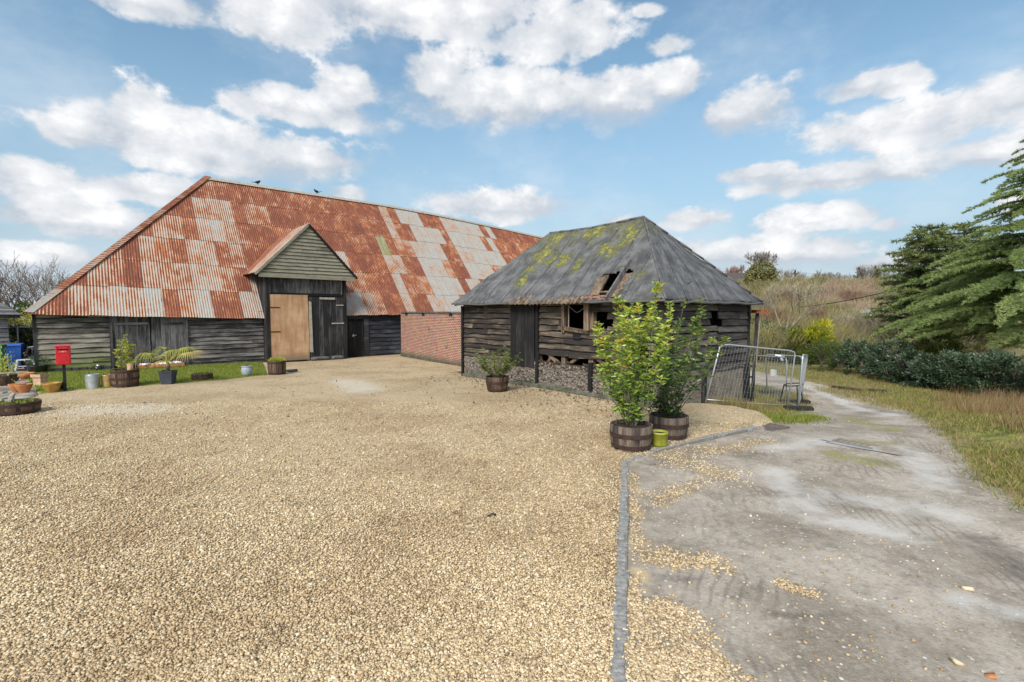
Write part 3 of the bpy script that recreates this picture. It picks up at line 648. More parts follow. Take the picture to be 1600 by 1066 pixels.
# rear slope, hip end and far gable, ridge and hip cappings
mb = MB()
xs_ = [6.57]+[10+4*i for i in range(9)]; n_ = len(xs_)
vs = [(x_, 6.1, zr(x_)-.01) for x_ in xs_]+[(x_, 12.45, 2.1) for x_ in xs_]+[(-.25, 12.45, 2.1), (-.25, -.25, 2.18)]
mb.add(vs, [(i, i+1, n_+i+1, n_+i) for i in range(n_-1)]+[(0, n_, 2*n_)]+[(0, 2*n_, 2*n_+1)], .5)
rb = mb.build('rear_roof', 'corrugated', BB); a = rb.data.attributes.new('rust', 'FLOAT', 'FACE'); a.data.foreach_set('value', np.ones(len(rb.data.polygons), np.float32))
mb = MB()
for i in range(28):
    xa, xb = 6.45+1.27*i, 6.45+1.27*(i+1)+.03
    for sgn in (-1, 1):
        vs = []
        for q in (xa, xb): 
            zz = zr(q)+.05+random.uniform(-.004, .004); vs += [(q, 6.1, zz+.03), (q, 6.1+sgn*.16, zz-.13), (q, 6.1+sgn*.16, zz-.145), (q, 6.1, zz+.01)]
        mb.add(vs, [(0, 1, 5, 4), (3, 7, 6, 2), (1, 2, 6, 5), (0, 3, 2, 1), (4, 5, 6, 7)])
mb.build('ridge_cap', 'lath', main_roof)
hv, hf, hr, ht, hu = [], [], [], [], []
P0 = Vector((-.25, -.25, 2.19)); P1 = Vector((6.57, 6.1, 9.6)); nseg = 9
for i in range(nseg):
    a = P0.lerp(P1, i/nseg); b_ = P0.lerp(P1, (i+1)/nseg+.004); lift = nrm*.06
    w_ = Vector((.27, 0, 0)); w2 = Vector((-.03, .10, -.04)); j = random.uniform(.0, .012); b = len(hv)
    hv += [tuple(a+lift*1.2), tuple(b_+lift*1.2+nrm*j), tuple(b_+w_+lift*.75), tuple(a+w_+lift*.75), tuple(a+w2), tuple(b_+w2)]
    hu += [(i*1., .0), (i*1.+1, 0), (i+1., .3), (i+.0, .3), (i, -.1), (i+1., -.1)]
    for f in ((0, 3, 2, 1), (0, 1, 5, 4)): hf.append([b+q for q in f]); hr.append(random.choice([1.2, 1.2, .85, .7]) if i else .15); ht.append(random.random())
mesh_np('hip_flashing', hv, hf, 'corrugated', main_roof, {'rust': hr, 'tint': ht}, hu)
# front wall in three stretches
g_ = lambda s: -.05-.22*s/15
def front(s0, s1, m_, holes=(), rh=.2, **k):
    mb = MB(); cladding(mb, (0, 0), (1, 0), (0, -1), s0, s1, -.35, 2.32, rh, holes, **k); o = mb.build('weatherboarding', m_, BB); return o
o = front(0.02, 2.15, 'wood_front', wob=.014, seg=.35, loose=.006, lmin=1.2, lmax=2.2); o['label'] = 'pale mossy weatherboards at the left corner'
front(4.78, 8.0, 'wood_front_dark', rh=.185, wob=.012, seg=.4, loose=.004)
front(13.05, 15.2, 'wood_navy', rh=.235, wob=.005)
mb = MB()
mb.box(0, LB, .02, .08, -.6, 2.25, .3); mb.box(-.0, .06, .08, 12.2, -.6, 2.2, .3); mb.box(0, LB, 12.14, 12.2, -.6, 2.2, .3); mb.add([(LB, .08, -.6), (LB, 12.14, -.6), (LB, 12.14, 2.15), (LB, 6.1, 8.2), (LB, .08, 2.15), (LB-.06, .08, -.6), (LB-.06, 12.14, -.6), (LB-.06, 12.14, 2.15), (LB-.06, 6.1, 8.2), (LB-.06, .08, 2.15)], [(0, 1, 2, 3, 4), (9, 8, 7, 6, 5)], .3)
mb.build('inner_boarding', 'wood_black', BB)
mb = MB()
for s in (0.0,): mb.beam((s, -.02, -.5), (s, -.02, 2.2), .07, .10, .4)
mb.build('corner_post', 'wood_vert_dark', BB)
# lower masonry course at the left corner
mb = MB()
for i in range(9):
    mb.box(.02+.24*i, .24+.24*i, -.10, -.02, -.4, .09+random.uniform(-.02, .03), None, .012)
mb.build('stone_footing', 'stone_dark', BB, bevel=.02)
# wide double door on the left
wd = empty('wide_door', label=None); wd.parent = BB
mb = MB(); planks(mb, (0, 0), (1, 0), (0, -1), 2.24, 3.45, .02, 2.07, .17, .05, .04); mb.build('door_leaf', 'wood_vert', wd)
mb = MB(); planks(mb, (0, 0), (1, 0), (0, -1), 3.49, 4.66, .02, 2.06, .17, .05, .05); mb.build('door_leaf', 'wood_vert', wd)
mb = MB()
mb.box(2.14, 2.24, -.09, -.0, -.3, 2.15); mb.box(4.66, 4.78, -.09, 0., -.3, 2.15); mb.box(2.24, 4.66, -.09, -.01, 2.07, 2.15)
mb.build('door_frame', 'wood_vert', wd)
mb = MB(); [(lambda q: (q.box(*a_, None, .006), q.build('door_rail', 'wood_front_dark', wd)))(MB()) for a_ in ((2.3, 3.4, -.085, -.06, 1.72, 1.80), (3.95, 4.6, -.085, -.06, 1.70, 1.79), (3.6, 4.55, -.085, -.06, .25, .36))]
# small side door right of the porch
sd_ = empty('side_door'); sd_.parent = BB
mb = MB(); planks(mb, (0, 0), (1, 0), (0, -1), 11.95, 12.78, -.2, 1.72, .2, .06, .01); mb.build('door_leaf', 'wood_black', sd_)
mb = MB(); mb.box(12.80, 13.06, -.08, -.0, -.4, 1.84); mb.box(11.62, 13.08, -.11, -.0, 1.86, 2.12); mb.box(11.62, 11.92, -.06, -.0, -.4, 1.84); mb.build('door_frame', 'wood_navy', sd_)
mb = MB(); mb.beam((12.10, -.11, .95), (12.34, -.11, .99), .03, .03); mb.box(12.15, 12.2, -.115, -.08, .90, 1.05); mb.build('latch', 'galv', sd_)
# porch
X0, X1, YP = 7.88, 11.55, -.6
PO = empty('porch'); PO.parent = BB
mb = MB(); mb.beam((X0, YP+.02, -.5), (X0, YP+.02, 3.95), .15, .15); mb.beam((X1, YP+.02, -.5), (X1, YP+.02, 3.95), .15, .15); mb.beam((X0+.07, YP+.02, 3.10), (X1-.07, YP+.02, 3.07), .10, .12); mb.build('post', 'wood_black', PO)
mb = MB(); planks(mb, (X0-.06, YP), (0, 1), (-1, 0), .05, 2.2, -.4, 4.05, .17, .02, .03); mb.build('side_boarding', 'wood_vert_dark', PO)
mb = MB(); planks(mb, (X1+.06, YP), (0, 1), (1, 0), .05, 2.2, -.4, 4.0, .17, .02, .03); mb.build('side_boarding', 'wood_vert_dark', PO)
mb = MB(); planks(mb, (0, YP), (1, 0), (0, -1), X0+.10, X1-.10, 3.14, 3.86, .9, .02, .02); mb.box(X0+.06, X0+.13, YP-.06, YP-.02, 3.12, 3.84); mb.box(X1-.20, X1-.14, YP-.06, YP-.03, 3.12, 3.84); mb.build('header_panel', 'wood_vert', PO)
mb = MB(); mb.beam((X0-.3, YP-.03, 3.93), (X1+.3, YP-.03, 3.93), .14, .12); mb.build('tie_beam', 'wood_black', PO)
pd = mesh_np('plywood_door', [(X0+.09, YP-.035, -.12), (9.72, YP-.035, -.13), (9.70, YP-.035, 3.06), (X0+.09, YP-.035, 3.06), (X0+.09, YP-.015, -.12), (9.72, YP-.015, -.13), (9.70, YP-.015, 3.06), (X0+.09, YP-.015, 3.06)],
             [(0, 1, 2, 3), (5, 4, 7, 6), (1, 5, 6, 2), (4, 0, 3, 7), (3, 2, 6, 7), (4, 5, 1, 0)], 'plywood', PO); pd['label'] = 'large pale tan plywood door leaf'
for zz in (2.45, 1.30):
    mb = MB(); mb.box(X0+.08, X0+.52, YP-.055, YP-.036, zz-.02, zz+.02); mb.build('strap_hinge', 'dark_iron', pd)
mb = MB(); mb.add([(9.735, YP-.045, .25), (9.90, YP-.045, .22), (9.86, YP-.045, 2.72), (9.735, YP-.045, 2.76), (9.735, YP-.03, .25), (9.90, YP-.03, .22), (9.86, YP-.03, 2.72), (9.735, YP-.03, 2.76)], [(0, 1, 2, 3), (1, 5, 6, 2), (3, 2, 6, 7), (4, 0, 3, 7)], .9)
mb.build('cover_strip', 'lath', PO)
mb = MB(); planks(mb, (0, YP), (1, 0), (0, -1), 9.76, X1-.09, -.02, 3.0, .21, .005, .02); dl = mb.build('door_leaf', 'wood_vert_dark', PO); dl['label'] = 'tall black boarded door leaf with a pale letter slot'
[(lambda q: (q.box(*a_, .7), q.build('batten', 'lath', dl)))(MB()) for a_ in ((10.28, 11.05, YP-.03, YP-.012, 2.86, 2.96), (11.1, 11.48, YP-.04, YP-.012, 2.55, 2.60), (10.85, 11.48, YP-.05, YP-.012, 1.62, 1.68))]
mb = MB(); mb.box(10.30, 11.0, YP-.018, YP-.011, 2.78, 2.86); mb.build('slot', 'recess_shade', dl)
# gable: horizontal boards clipped to a triangle
GY = YP-.27; ap = (9.73, 6.42); gl = (7.34, 3.98); gr_ = (12.05, 3.98)
mb = MB(); z = 3.92; k = 0
while z < ap[1]-.05:
    h = .168; zt = min(z+h, ap[1]); 
    def xl(zz): return gl[0]+.10+(ap[0]-gl[0]-.1)*max(0, (zz-gl[1]))/(ap[1]-gl[1])
    def xr(zz): return gr_[0]-.06-(gr_[0]-.06-ap[0])*max(0, (zz-gr_[1]))/(ap[1]-gr_[1])
    a, b_ = xl(z), xr(z); c_, d_ = xl(zt), xr(zt); cut = a+(b_-a)*random.uniform(.3, .7)
    for (p, q, p2, q2) in ((a, cut-.003, c_, min(cut-.003, d_)), (cut+.003, b_, min(max(cut+.003, c_), d_), d_)):
        if q-p < .05: continue
        n = max(2, int((q-p)/.4)); vs = []
        for i in range(n+1):
            xb = p+(q-p)*i/n; xt = p2+(q2-p2)*i/n; j = random.uniform(-.008, .008)
            vs += [(xb, GY-.05, z+j), (xt, GY-.004, zt-.012), (xb, GY, z+j), (xt, GY+.01, zt-.012)]
        mb.add(vs, [f for i in range(n) for f in ((4*i, 4*i+4, 4*i+5, 4*i+1), (4*i+2, 4*i+6, 4*i+4, 4*i), (4*i+3, 4*i+7, 4*i+6, 4*i+2))])
    z += h
mb.build('gable', 'wood_gable', PO)
mesh_np('gable_backing', [(gl[0]+.1, GY+.02, 3.92), (gr_[0]-.08, GY+.02, 3.92), (ap[0], GY+.02, ap[1]-.04)], [(0, 1, 2)], 'wood_black', PO, {'tint': [.3]})
mb = MB(); mb.beam((gl[0]+.12, GY-.05, 3.92), (gr_[0]-.05, GY-.05, 3.90), .03, .16, .7); mb.build('gable_sill', 'wood_gable', PO)
# porch roof slopes run back into the main roof
def mainroof_y(z, x): return -.25+6.35*(z-ze(x))/(zr(x)-ze(x))
for (e0, sgn, nm) in ((gl, -1, 'porch_roof'), (gr_, 1, 'porch_roof')):
    v_, f_, u_, r_, t__ = [], [], [], [], []; n = 34
    for i in range(n+1):
        f = i/n; xx = ap[0]+(e0[0]+sgn*.04-ap[0])*f; zz = ap[1]+.06+(e0[1]-ap[1]-.04)*f; yb = max(mainroof_y(zz, xx)+.25, GY+.5)
        cw = .0
        for j in range(9):
            yy = GY-.08+(yb-GY+.08)*j/8; v_ += [(xx, yy, zz+.012*math.cos(yy*2*pi/.1*0)+.03)]; u_.append((yy*1., f*3.4))
    for i in range(n):
        for j in range(8): a = i*9+j; f_.append((a, a+1, a+10, a+9) if sgn < 0 else (a, a+9, a+10, a+1)); r_.append(1.1 if j > 3 else .45); t__.append(.3)
    o = mesh_np(nm, v_, np.array(f_), 'corrugated', PO, {'rust': r_, 'tint': t__}, u_)
    md = o.modifiers.new('s', 'SOLIDIFY'); md.thickness = .03; md.offset = -1
    mb = MB(); mb.beam((ap[0], GY-.10, ap[1]+.02), (e0[0]+sgn*.04, GY-.10, e0[1]-.03), .025, .11, .4 if sgn < 0 else .1); mb.build('barge_board', 'wood_gable' if sgn < 0 else 'wood_black', PO)
# ------------------------------------------------------------------ birds on the ridge
for (px, py, lab, fl) in ((402, 287, 'small dark bird on the ridge nearer the peak of the big rusty roof', 1), (495, 302, 'small dark bird on the ridge farther from the peak, tail up', -1)):
    lx = hit(px, py, A, 'y', 6.1)[0]; bd = empty('bird', l2w(A, lx, 6.1, zr(lx)+.07), RZ, lab, 'bird')
    mb = MB(); mb.tube([(-.16*fl, 0, .12), (-.08*fl, 0, .13), (0, 0, .14), (.08*fl, 0, .17), (.12*fl, 0, .22), (.15*fl, 0, .25), (.19*fl, 0, .24)], [.015, .05, .085, .075, .045, .042, .008], 8); mb.beam((-.12*fl, 0, .13), (-.3*fl, 0, .10 if fl > 0 else .2), .06, .02)
    bo = mb.build('body', 'bird', bd, smooth=False)
    for yy in (-.03, .03): m2 = MB(); m2.beam((.02, yy, .0), (.02, yy, .1), .014); m2.build('leg', 'bird', bd)
# ------------------------------------------------------------------ brick yard wall
b0 = at(627, 556, -.18); b1_ = at(727, 575.5, -.17); ang = atan2(b1_[1]-b0[1], b1_[0]-b0[0]); Lw = math.hypot(b1_[0]-b0[0], b1_[1]-b0[1])+1.2
BW = empty('brick_wall', (b0[0], b0[1], 0), ang, 'weathered red brick yard wall joining the rusty barn to the black shed', 'wall')
mb = MB(); mb.box(0, Lw, .0, .24, -.45, 2.18, .5); o = mb.build('brickwork', 'brickwork', BW)
uvl = o.data.uv_layers.new(name='UVMap')
for li, l in enumerate(o.data.loops):
    v = o.data.vertices[l.vertex_index].co; uvl.data[li].uv = (v.x+v.y, v.z)
# local +y must point away from the camera
mb = MB(); mb.box(-.05, Lw, -.07, .30, 2.185, 2.25, .5, .006); mb.build('coping_board', 'wood_vert', BW)
for px in (636, 662, 705):
    X_ = (px-627)/(727-627)*1.0; xx = (Lw-1.2)*(X_*b1_[1]*1.0/(b0[1]*(1-X_)+b1_[1]*X_))**1.0*1.0; xx = (Lw-1.2)*X_*b0[1]/(b1_[1]*(1-X_)+b0[1]*X_)
    mb = MB(); mb.box(xx-.16, xx+.16, -.012, .03, 2.03, 2.175); mb.build('joist_hole', 'recess_shade', BW)  # solid dark block, its colour stands in for the shade of a recess
mb = MB(); mb.box(0.02, Lw-.0, -.05, -.004, -.45, -.05, .5, .008); mb.build('plinth_course', 'concrete', BW)
# ------------------------------------------------------------------ small barn
SB = empty('shed', (C[0], C[1], 0), RZ, 'black weatherboarded outbuilding with a mossy grey felt hipped roof and a hole in it', 'barn')
WS, LS = 4.5, 8.0; EZ = 2.52; RZt = 5.0; rx = WS/2; ya, yb = 2.05, 5.9; ov = .3
def roofgrid(name, fn, nu, nv, moss, holepoly=None, flip=False, par=SB):
    v_, u_, ms, f_ = [], [], [], []
    for i in range(nu+1):
        for j in range(nv+1):
            p, q, uvv = fn(i/nu, j/nv); n = Vector(q); nz = mnoise.noise(Vector(p)*.9)*.06+mnoise.noise(Vector(p)*3.1)*.025+mnoise.noise(Vector(p)*8.)*.012
            fr = (uvv[0]/.92) % 1.; nz += .014*math.exp(-((min(fr, 1-fr))/.05)**2)
            p = Vector(p)+n*nz; 
            if j == 0: p.z += random.uniform(-.03, .02)
            v_.append(tuple(p)); u_.append(uvv); ms.append(moss(p))
    for i in range(nu):
        for j in range(nv):
            a = i*(nv+1)+j; c_ = [(v_[a][k]+v_[a+nv+2][k])/2 for k in range(3)]
            if holepoly is not None and pip(holepoly, np.array([c_[1]]), np.array([c_[2]]))[0] > 0: continue
            f_.append((a, a+nv+1, a+nv+2, a+1)[::-1] if flip else (a, a+nv+1, a+nv+2, a+1))
    o = mesh_np(name, v_, np.array(f_), 'felt', par, {'moss': ms}, u_, smooth=True)
    md = o.modifiers.new('s', 'SOLIDIFY'); md.thickness = .035; md.offset = -1
    return o
SF = RZt-EZ; slope_n = Vector((-SF, 0, rx+ov)).normalized(); hip_n = Vector((0, -SF, ya+ov)).normalized()
sagf = lambda y: -.06*math.sin(pi*np.clip((y-ya)/(yb-ya), 0, 1))
def rp(px, py):  # point on the front-left slope plane
    r = Vector(ray(px, py)); o_ = Vector((0-C[0], 0-C[1], CH)); o_ = Vector((o_.x*U[0]+o_.y*U[1], o_.x*V[0]+o_.y*V[1], CH)); r = Vector((r.x*U[0]+r.y*U[1], r.x*V[0]+r.y*V[1], r.z))
    P_ = Vector((-ov, 0, EZ)); t = (P_-o_).dot(slope_n)/r.dot(slope_n); return o_+r*t
HOLE = [(p.y, p.z) for p in (rp(*q) for q in [(937, 431), (957, 427), (986, 420), (990, 426), (966, 462), (951, 467), (930, 466), (922, 462)])]
mossb = [rp(*q) for q in [(815, 440), (828, 420), (850, 395), (870, 372), (865, 405), (880, 405), (845, 400), (985, 355), (985, 370), (952, 392), (945, 388), (968, 382), (1003, 428), (900, 415), (930, 360)]]; mossr = [.35, .3, .5, .45, .35, .35, .4, .35, .35, .35, .3, .22, .22, .28, .5]
def moss(p):
    return max([max(0, 1.05-(p-q).length/(r*2.1)) for q, r in zip(mossb, mossr)]+[(.34+.30*float(ss(3.6, 4.9, p.z))) if p.x < rx+.2 and p.z > 3.3 and p.y > 1.5 else .10])
def f_front(u, t):
    ylo = -ov+(ya+ov)*t; yhi = LS+ov-(LS+ov-yb)*t; y = ylo+(yhi-ylo)*u
    return (-ov+(rx+ov)*t, y, EZ+SF*t+sagf(y)*t), tuple(slope_n), (y, t*3.5)
def f_back(u, t):
    p, n, uv_ = f_front(u, t); return (WS-p[0], p[1], p[2]), (-n[0], 0, n[2]), uv_
def f_hip(u, t):
    x = -ov+(rx+ov)*t+(WS+2*ov-2*(rx+ov)*t)*u; return (x, -ov+(ya+ov)*t, EZ+SF*t), tuple(hip_n), (x*.0+(-ov+(WS+2*ov)*u)*(1-.45*t)+.3, t*3.5)
def f_hip2(u, t):
    p, n, uv_ = f_hip(u, t); return (p[0], LS+ov-(LS+ov-yb)*t, p[2]), (0, -n[1], n[2]), uv_
rf = roofgrid('roof', f_front, 110, 44, moss, HOLE, True)
roofgrid('rear_slope', f_back, 40, 14, lambda p: .3, None, False)
hp = roofgrid('hip_slope', f_hip, 60, 36, moss, None, False)
roofgrid('far_hip', f_hip2, 30, 14, lambda p: .2, None, True)
# felt cappings along ridge and hips
def capping(pts, w, name, par=SB):
    mb = MB(); n = len(pts)
    for i in range(n-1):
        a, b = Vector(pts[i]), Vector(pts[i+1]); a = a+Vector((0, 0, random.uniform(.01, .03))); b = b+Vector((0, 0, random.uniform(.01, .03)))
        mb.tube([a, b], w*random.uniform(.9, 1.1), 7, .5, True)
    o = mb.build(name, 'felt', par, smooth=True); return o
def lerpts(a, b, n): return [Vector(a).lerp(Vector(b), i/n) for i in range(n+1)]
rdg = [(rx, ya+(yb-ya)*i/8, RZt+sagf(ya+(yb-ya)*i/8)-.02) for i in range(9)]
capping(rdg, .045, 'ridge'); capping(lerpts((-ov, -ov, EZ-.01), (rx, ya, RZt-.02), 10), .035, 'hip_capping'); capping(lerpts((WS+ov, -ov, EZ-.01), (rx, ya, RZt-.02), 10), .03, 'hip_capping')
# rolled eave edge
mb = MB(); mb.tube([(-ov+random.uniform(-.01, .01), -ov+i*.4, EZ-.03+random.uniform(-.015, .015)) for i in range(22)], .03, 6, .5)
mb.tube([(-ov+i*.3, -ov+random.uniform(-.01, .01), EZ-.04+random.uniform(-.02, .012)) for i in range(18)], .035, 6, .5); mb.build('eave_edge', 'felt', SB, smooth=True)
# rafters seen through the hole, timber edge planks, batten remains
mb = MB()
def onroof(px, py, off): return rp(px, py)+slope_n*off
a, b = onroof(943, 430, -.04), onroof(927, 462, -.02); mb.beam(a, b, .30, .05, .55, up=slope_n); mb.build('rafter', 'wood_brown', SB)
mb = MB(); mb.beam(onroof(986, 408, .02), onroof(949, 470, .05), .05, .14, .9, up=slope_n); mb.build('rafter', 'wood_vert', SB)
mb = MB(); mb.beam(onroof(984, 426, -.03), onroof(961, 463, -.03), .26, .03, .7, up=slope_n); mb.build('exposed_board', 'wood_brown', SB)
mb = MB(); mb.beam(onroof(932, 456.5, -.02), onroof(958, 455, -.02), .05, .04, .9, up=slope_n); mb.build('batten', 'wood_brown', SB); mb = MB(); mb.beam(onroof(922, 462, -.05), onroof(953, 461, -.05), .07, .05, .4, up=slope_n); mb.build('batten', 'wood_brown', SB)
mb = MB()
for k in range(9):
    p = onroof(920+k*3.6, 466.5+random.uniform(-2, 2), .0); M = Matrix.Translation(p) @ Matrix.Rotation(random.uniform(-.4, .4), 4, 'X'); mb.box(-.05, .05, -.07, .07, -.012, .012, None, .012, M)
mb.build('tile_fragments', 'roof_red', SB)
mb = MB(); mb.beam(onroof(962, 432, -.25), onroof(955, 440, -.2), .09, .06, .8); mb.build('broken_timber', 'wood_brown', SB)
# pale rotted strip under the eave
v_, f_ = [], []; n = 46
for i in range(n+1):
    y = 2.05+3.2*i/n
    for j in range(4):
        p = Vector((-ov-.04+.10*j+.02*math.sin(i*.9), y, EZ-.045+.075*j+.022*math.sin(y*2*pi/.16)+random.uniform(-.015, .015)-(.03 if j == 0 else 0)))
        p.z += .08*max(0, mnoise.noise(Vector((y*1.2, 3, 1))))*j/2 ; v_.append(tuple(p+slope_n*.035))
for i in range(n):
    for j in range(3):
        if j == 2 and not (.25 < i/n < .85 and mnoise.noise(Vector((i*.15, 7, 0))) > -.25): continue
        a = i*4+j; f_.append((a, a+1, a+5, a+4))
o = mesh_np('torn_eave_strip', v_, np.array(f_), 'wood_brown', SB, {'tint': RNG.random(len(f_))}); md = o.modifiers.new('s', 'SOLIDIFY'); md.thickness = .02
# left face, gaps where boards are missing
doorS, doorE = 4.2, 5.33
holes = [(doorS, doorE, .3, 3), (2.22, 3.02, 1.72, 3), (1.55, 2.22, 1.80, 2.20), (.2, 4.2, .0, 1.06), (.9, 1.6, 1.9, 2.12)]
for (s0_, s1_, lb_) in ((.05, doorS, 'rotting boards with gaps right of the dark door'), (doorE, 7.95, 'streaky lapped boards left of the dark door')):
    mb = MB(); cladding(mb, (0, 0), (0, 1), (-1, 0), s0_, s1_, .70, 2.56, .17, holes, wob=.017, seg=.3, loose=.010, lmin=.9, lmax=2.8, out=.05)
    o = mb.build('weatherboarding', 'wood_small_l', SB); o['label'] = lb_
mb = MB(); cladding(mb, (0, 0), (1, 0), (0, -1), .05, 2.68, .62, 2.56, .185, [(2.3, 2.68, 1.95, 2.2)], wob=.012, seg=.3, loose=.012, lmin=1.2, lmax=2.7)
mb.build('weatherboarding', 'wood_small_r', SB)['label'] = 'slanting boards left of the joint on the end wall'; mb = MB()
cladding(mb, (0, 0), (1, 0), (0, -1), 2.72, WS, .66, 2.56, .20, [(2.72, 2.95, 1.9, 2.08)], wob=.010, seg=.3, loose=.006, lmin=2.)
o = mb.build('weatherboarding', 'wood_small_r', SB); o['label'] = 'straighter boards right of the joint on the end wall'
mb = MB(); mb.box(.0, WS, LS-.03, LS, -.3, 2.56, .3); mb.box(WS-.03, WS, 0, LS-.03, -.5, 2.56, .3); mb.build('rear_walls', 'wood_small_r', SB)
# frame posts, rails, braces behind the missing boards
for y in (.06, 1.3, 2.1, 3.1, 4.12, 5.40, 6.7, 7.92): mb = MB(); mb.beam((.07, y, .05 if y > 1 else -.1), (.07, y, 2.5), .14, .14, None, jit=.008); mb.build('stud', 'wood_brown', SB)
for (ya_, yb_, z0, z1) in ((1.3, 2.1, .72, 1.12), (2.35, 3.0, 1.15, .7), (3.25, 3.9, .72, 1.15), (3.4, 3.75, 1.2, .72), (.45, 1.1, .75, 1.12)): mb = MB(); mb.beam((.05, ya_, z0), (.05, yb_, z1), .11, .09, None, jit=.01); mb.build('brace', 'wood_brown', SB)
mb = MB(); mb.beam((.04, .05, .66), (.04, 4.2, .72), .16, .16, .15, jit=.015); mb.beam((.04, 1.3, 1.78), (.04, 3.05, 1.69), .10, .10, .3, jit=.01); mb.build('sill_beam', 'wood_brown_h', SB)
for i in range(10):
    y = random.uniform(.4, 4.0); mb = MB() if i == 0 else mb; mb.beam((-.03, y, .78+random.uniform(-.03, .1)), (-.02, y+random.uniform(.2, .5), .78+random.uniform(-.04, .1)), .035, .05, None, jit=.02)
_fl = mb.build('fallen_laths', 'wood_small_l', SB); _fl['kind'] = 'stuff'
mb = MB()
for (y, za, zb, w_) in ((1.32, .15, 1., .13), (2.05, .15, .9, .13), (4.10, .1, 2.45, .10), (7.97, -.1, 2.45, .10)): mb = MB(); mb.beam((-.05, y, za), (-.05, y, zb), w_, .09, .2, jit=.012); mb.build('outer_post', 'wood_black', SB)
# window opening
wn = empty('window'); wn.parent = SB
mb = MB(); mb.beam((-.04, 3.05, 1.66), (-.04, 3.05, 2.5), .10, .10, .4, jit=.01); mb.beam((-.05, 2.2, 1.70), (-.05, 2.2, 2.5), .16, .09, .95, jit=.01); mb.beam((-.05, 2.1, 1.70), (-.05, 3.2, 1.80), .09, .09, .3, jit=.02); mb.beam((-.04, 2.2, 2.46), (-.04, 3.1, 2.47), .06, .06, .5); mb.build('frame', 'wood_brown', wn)
mb = MB(); mb.beam((-.02, 2.88, 1.76), (-.02, 2.88, 2.45), .016, .016, .9); mb.build('glazing_bar', 'lath', wn)
mb = MB(); mb.tube([(-.03, 2.86, 2.40), (-.03, 2.72, 2.30), (-.03, 2.58, 2.22), (-.03, 2.45, 2.27), (-.03, 2.3, 2.37)], .006, 5, .9); mb.build('hanging_string', 'lath', wn)
mb = MB(); mb.box(-.055, -.035, 2.42, 2.70, 1.50, 1.69, .2, .006); mb.build('patch_board', 'wood_black', SB)
# dark sheet door
dr = empty('door'); dr.parent = SB
mb = MB(); planks(mb, (0, 0), (0, 1), (-1, 0), doorS+.03, doorE, .56, 2.49, .38, .06, .02); mb.build('door_leaf', 'wood_black', dr)
# flint plinth
def flintface(O, D, N, s0, s1, z0f, z1f, name, seed):
    O = np.array([*O, 0.]); D = np.array([*D, 0.]); N = np.array([*N, 0.]); n = int((s1-s0)*280*.5*4.2); s = RNG.uniform(s0, s1, n); zlo = np.vectorize(z0f)(s); zhi = np.vectorize(z1f)(s); z = zlo+(zhi-zlo)*RNG.random(n)
    P = O+D*s[:, None]+N*(-.012+RNG.uniform(-.012, .008, n))[:, None]; P[:, 2] = z; return P, RNG.uniform(.035, .085, n)
P1_, S1_ = flintface((-.01, 0), (0, 1), (-1, 0), .06, 7.95, lambda s: .12, lambda s: .66 if s > 5.3 else (.74 if s > 1.2 else .82), 'f', 1)
P2_, S2_ = flintface((0, -.01), (1, 0), (0, -1), .06, 4.35, lambda s: -.42, lambda s: .64, 'f', 2)
stones('flint_infill', np.concatenate([P1_, P2_]), np.concatenate([S1_, S2_*.62]), 'flint', SB, flat=.8, jit=.35, tint=np.concatenate([RNG.random(len(P1_)), .2+.5*RNG.random(len(P2_))]))
mb = MB(); mb.box(-.02, .22, .05, LS-.05, -.3, .64, .5); mb.box(.05, WS-.1, -.02, .2, -.7, .62, .5); mb.build('plinth_wall', 'flint_bed', SB)
v_, f_ = [], []
for i in range(33):
    y = LS*i/32; zt = .13+.05*math.sin(y*2.1)+random.uniform(-.015, .015); v_ += [(-.16, y-.1, -.4), (-.13, y-.1, zt-.05), (-.03, y-.1, zt)]
for i in range(32):
    for j in (0, 1): a = 3*i+j; f_.append((a, a+1, a+4, a+3))
mesh_np('concrete_footing', v_, np.array(f_), 'concrete', SB, smooth=True)
mb = MB(); mb.beam((4.38, -.05, -.8), (4.38, -.05, .72), .20, .16, .2, jit=.01); mb.build('corner_post', 'wood_vert_dark', SB); mb = MB(); mb.beam((4.52, -.02, -.8), (4.52, -.02, 2.5), .10, .12, .5, jit=.008); mb.build('corner_post', 'wood_vert_dark', SB); mb = MB(); mb.beam((1.95, -.06, -.6), (1.95, -.06, .68), .11, .10, .1, jit=.01); mb.build('plinth_post', 'wood_vert_dark', SB)
mb = MB(); mb.beam((0.0, -.03, .0), (0.0, -.03, 2.5), .12, .12, .3, jit=.01); mb.build('corner_post', 'wood_small_r', SB)
